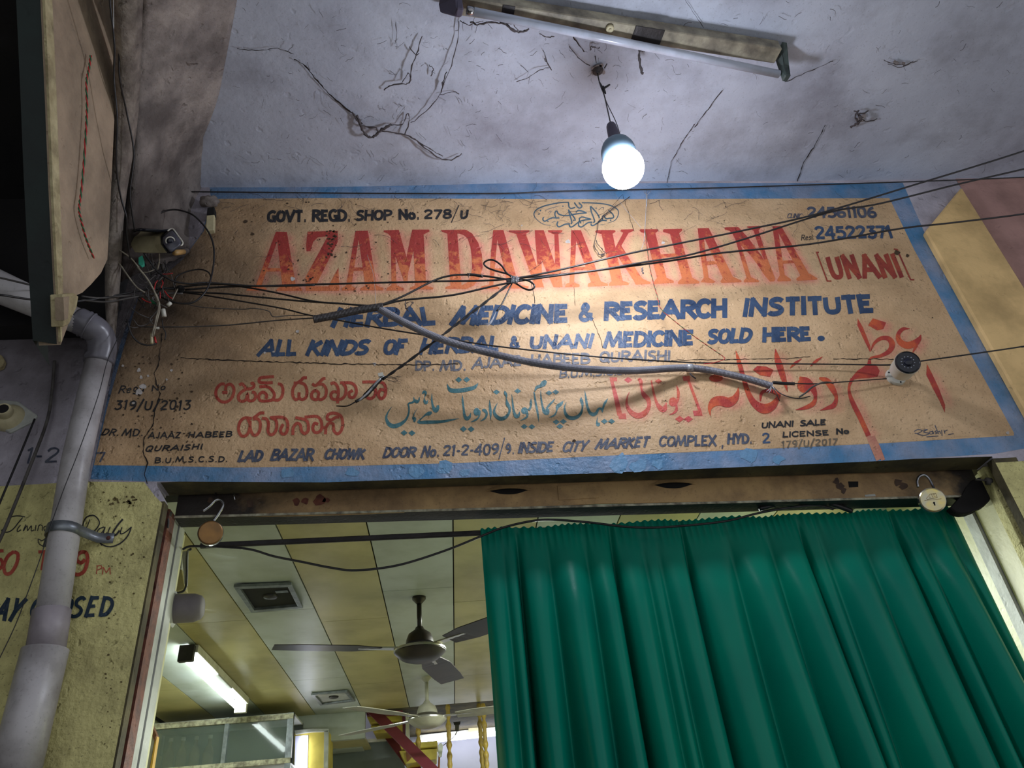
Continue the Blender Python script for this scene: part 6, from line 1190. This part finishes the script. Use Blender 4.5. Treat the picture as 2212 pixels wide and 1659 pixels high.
# small box and cable near the left jamb
tj = thing('wall_box', P(385, 1235, 2.35), 'small cream box with a dark cable by the left jamb inside the shop', 'junction box')
prism('box_body', [P(a, b, 2.32) for a, b in [(372, 1194), (392, 1192), (391, 1228), (375, 1229)]], (0, .05, 0), M['greyw'], tj, bev=.002)
prism('box_cover', [P(a, b, 2.33) for a, b in [(376, 1229), (392, 1228), (399, 1272), (378, 1279)]], (0, .04, 0), M['py'], tj, bev=.002)
prism('side_strip', [P(a, b, 2.31) for a, b in [(392, 1191), (404, 1190), (402, 1262), (398, 1262)]], (0, .02, 0), M['greyw'], tj, bev=.002)
tube('cable', crom([P(412, 1186, 2.2), P(404, 1196, 2.25), (P(403, 1250, 2.3)), P(398, 1275, 2.3), P(378, 1282, 2.32)], 5), .0035, M['cable'], tj)
# round grey fitting
ex = thing('round_fitting', P(380, 1310, 2.35), 'dusty grey round fitting on the left jamb inside the doorway', 'fitting')
c0 = P(352, 1316, 2.25); axx = Vector((1, .12, .02))
lathe('front_ring', [(0, .050), (.012, .054), (.030, .053), (.034, .044)], c0, axx, M['greyw'], ex, 24)
lathe('drum', [(.03, .042), (.085, .041), (.105, .034), (.112, .024)], c0, axx, mat('grey_dusty_drum', (118, 112, 114), (98, 92, 94), .7, 10), ex, 24)
lathe('knob', [(0, .008), (.006, .008)], c0+Vector((.01, -.044, -.01)), (0, -1, 0), M['void'], ex, 10)
# picture frame
pf = thing('picture_frame', P(322, 1620, 2.26), 'wooden picture frame with gold slip leaning inside the left jamb', 'picture frame')
prism('frame_side', [P(a, b, 2.262) for a, b in [(311, 1552), (322, 1552), (296, 1700), (280, 1700)]], (0, .02, 0), M['wood'], pf)
prism('gold_slip', [P(a, b, 2.272) for a, b in [(336, 1592), (339, 1590), (322, 1700), (316, 1700)]], (0, .02, 0), M['goldf'], pf)
prism('frame_top', [P(a, b, 2.266) for a, b in [(322, 1552), (338, 1588), (333, 1600), (320, 1566)]], (0, .02, 0), M['wood'], pf)
prism('print', [P(a, b, 2.276) for a, b in [(320, 1562), (334, 1597), (316, 1700), (297, 1700)]], (0, .008, 0), M['greyw'], pf)
# glass cabinet with bottles
CY = 5.0
cb = thing('glass_cabinet', P(480, 1600, CY), 'tall aluminium glass cabinet against the back left of the shop', 'cabinet')
tl_, tr_ = P(322, 1558, CY), P(635, 1545, CY); zt_ = (tl_.z+tr_.z)/2; XL, XR = tl_.x, tr_.x
box('back_panel', (XL, CY+.32, .3), (XR, CY+.34, zt_), M['glassd'], cb)
box('top_panel', (XL, CY, zt_-.012), (XR, CY+.34, zt_), M['greyw'], cb)
for (a, b) in ((XL, XL+.03), (XR-.035, XR), (P(487, 1600, CY).x-.012, P(487, 1600, CY).x+.012)): box('post', (a, CY-.01, .3), (b, CY+.02, zt_), M['galv'], cb)
box('rail', (XL, CY-.012, zt_-.035), (XR, CY+.02, zt_-.006), M['edge'], cb)
zs_ = P(480, 1655, CY).z; box('rail', (XL, CY-.012, zs_-.014), (XR, CY+.02, zs_+.014), M['edge'], cb); box('shelf', (XL+.02, CY+.03, zs_-.006), (XR-.02, CY+.31, zs_+.006), M['greyw'], cb)
xm = P(487, 1600, CY).x
for a, b in ((XL+.03, xm-.012), (xm+.012, XR-.035)): box('glass_pane', (a, CY+.002, zs_+.015), (b, CY+.006, zt_-.036), M['glass'], cb)
for i, (px_, lb) in enumerate(((365, 'leftmost'), (392, 'second from left'), (420, 'third from left'), (450, 'rightmost'))):
    b0 = P(px_, 1630, CY+.12); bt = thing('bottle', Vector((b0.x, CY+.12, zs_+.006)), 'dim bottle on the cabinet shelf, %s of the four' % lb, 'bottle', 'bottles in the glass cabinet')
    lathe('bottle_body', [(0, .028), (.004, .031), (.09, .031), (.12, .022), (.14, .011), (.175, .010)], (b0.x, CY+.12, zs_+.006), (0, 0, 1), M['bottle'], bt, 16)
    lathe('cap', [(0, .0125), (.02, .0125), (.021, .001)], (b0.x, CY+.12, zs_+.178), (0, 0, 1), M['white'], bt, 12)
# lit niche column
nc = thing('lamp_column', P(675, 1620, 5.3), 'yellow column with a vertical tube lamp right of the cabinet', 'column')
NY = 5.3
prism('column_body', [P(a, b, NY) for a, b in [(636, 1583), (708, 1577), (706, 1760), (632, 1770)]], (0, .25, 0), M['ystep'], nc)
prism('mirror_panel', [P(a, b, NY-.004) for a, b in [(638, 1590), (666, 1588), (662, 1760), (633, 1760)]], (0, .003, 0), M['lav'], nc)
prism('white_frame', [P(a, b, NY-.02) for a, b in [(636, 1578), (670, 1574), (710, 1574), (709, 1580), (672, 1581), (638, 1586)]], (0, .03, 0), M['greyw'], nc)
prism('frame_post', [P(a, b, NY-.02) for a, b in [(700, 1580), (709, 1578), (706, 1760), (698, 1760)]], (0, .03, 0), M['greyw'], nc)
tube('lamp_tube', [P(656, 1590, NY-.03), P(649, 1760, NY-.03)], .0145, M['tubedim'], nc, 12, label='glowing vertical tube')
# grey cabinet beyond
gc = thing('grey_cabinet', P(780, 1630, 5.9), 'grey panelled cabinet behind the stair at the back of the shop', 'cabinet')
prism('front', [P(a, b, 5.9) for a, b in [(712, 1604), (870, 1593), (880, 1740), (706, 1740)]], (0, .3, 0), mat('grey_green_panel', (110, 118, 116), (96, 104, 104), .3, 4), gc)
prism('top_rail', [P(a, b, 5.88) for a, b in [(735, 1602), (870, 1590), (870, 1597), (735, 1609)]], (0, .04, 0), M['white'], gc)
# staircase with maroon stringers
sc_t = thing('staircase', P(880, 1600, 5.5), 'steep steel stair with maroon stringers and yellow box treads', 'staircase')
prism('stringer', [P(792, 1537, 5.46), P(824, 1537, 5.46), P(1010, 1720, 5.0), P(975, 1720, 5.0)], (0, .03, .0), M['maroon'], sc_t, bev=.003)
prism('stringer', [P(824, 1585, 5.9), P(850, 1583, 5.9), P(960, 1720, 5.6), P(925, 1720, 5.6)], (0, .03, .0), M['maroon'], sc_t, bev=.003)
prism('maroon_fascia', [P(790, 1535, 5.52), P(870, 1533, 5.52), P(870, 1543, 5.52), P(792, 1545, 5.52)], (0, .05, 0), M['maroon'], sc_t)
def tread(q, Y):
    prism('tread', [P(a, b, Y) for a, b in q], (0, .22, 0), M['ystep'], sc_t, bev=.003)
tread([(792, 1548), (872, 1540), (872, 1556), (800, 1562)], 5.62); tread([(800, 1568), (872, 1562), (872, 1580), (808, 1584)], 5.66)
tread([(862, 1606), (945, 1600), (945, 1612), (868, 1618)], 5.5); tread([(862, 1622), (944, 1617), (942, 1640), (876, 1650)], 5.54)
prism('tread_gap', [P(a, b, 5.52) for a, b in [(876, 1625), (900, 1622), (884, 1642), (879, 1646)]], (0, .01, 0), M['wood'], sc_t)
prism('stair_post', [P(a, b, 5.6) for a, b in [(869, 1540), (875, 1540), (876, 1600), (870, 1602)]], (0, .03, 0), M['maroon'], sc_t)
prism('stair_post', [P(a, b, 5.58) for a, b in [(877, 1540), (883, 1540), (885, 1602), (877, 1602)]], (0, .02, 0), M['white'], sc_t)
# turned posts
def turned(cx, y0_, y1_, Y, label):
    a = P(cx, y0_, Y); b = P(cx, y1_, Y); h = a.z-b.z; prof = []
    n = 70
    for i in range(n+1):
        s = h*i/n; prof.append((s, .0115+.0045*abs(math.sin(s*34))+.003*math.sin(s*110)))
    return tag(lathe('turned_post', prof, (a.x, Y, a.z), (0, 0, -1), M['post'], None, 14), label, 'post', 'turned posts of the stair rail')
turned(903, 1556, 1640, 5.3, 'gold turned post directly below the cream fan, leftmost of four')
turned(967, 1522, 1760, 5.25, 'gold turned post right of the cream fan, second of four')
turned(1034, 1520, 1760, 5.5, 'gold turned post just left of the curtain, third of four')
turned(1043, 1520, 1760, 5.2, 'gold turned post nearest the curtain edge, last of four')
# back tube lamp
bt_ = thing('tube_light', P(985, 1595, 6.3), 'lit tube light on the white back wall', 'light fixture')
tube('lamp_tube', [P(905, 1602, 6.3), P(1110, 1580, 6.3)], .018, M['tubedim'], bt_, 12, label='glowing tube')
prism('batten', [P(a, b, 6.36) for a, b in [(905, 1588), (1110, 1566), (1110, 1574), (905, 1596)]], (0, .05, 0), M['white'], bt_)
prism('ballast', [P(a, b, 6.34) for a, b in [(1012, 1572), (1040, 1569), (1040, 1577), (1012, 1581)]], (0, .05, 0), M['ivory'], bt_)
hk = thing('hanging_socket', P(987, 1570, 5.8), 'small grey socket hanging in front of the back wall', 'socket')
prism('socket_top', [P(a, b, 5.8) for a, b in [(979, 1560), (995, 1558), (994, 1565), (981, 1566)]], (0, .03, 0), M['metal'], hk); prism('socket_body', [P(a, b, 5.8) for a, b in [(983, 1565), (992, 1565), (991, 1578), (983, 1578)]], (0, .03, 0), M['cableg'], hk)
tube('wire', crom([P(988, 1578, 5.8), P(980, 1592, 5.8), P(958, 1610, 5.7)], 4), .003, M['cableg'], hk, 5)
hn = thing('handle_bracket', P(950, 1630, 5.2), 'pale upright bracket beside the lower stair tread', 'bracket')
prism('bracket_head', [P(a, b, 5.2) for a, b in [(947, 1608), (953, 1604), (957, 1610), (954, 1634), (948, 1636), (946, 1620)]], (0, .02, 0), M['greyw'], hn, bev=.003)
tube('bracket_stem', [P(949, 1632, 5.21), P(944, 1760, 5.21)], .006, M['wood'], hn, 8)
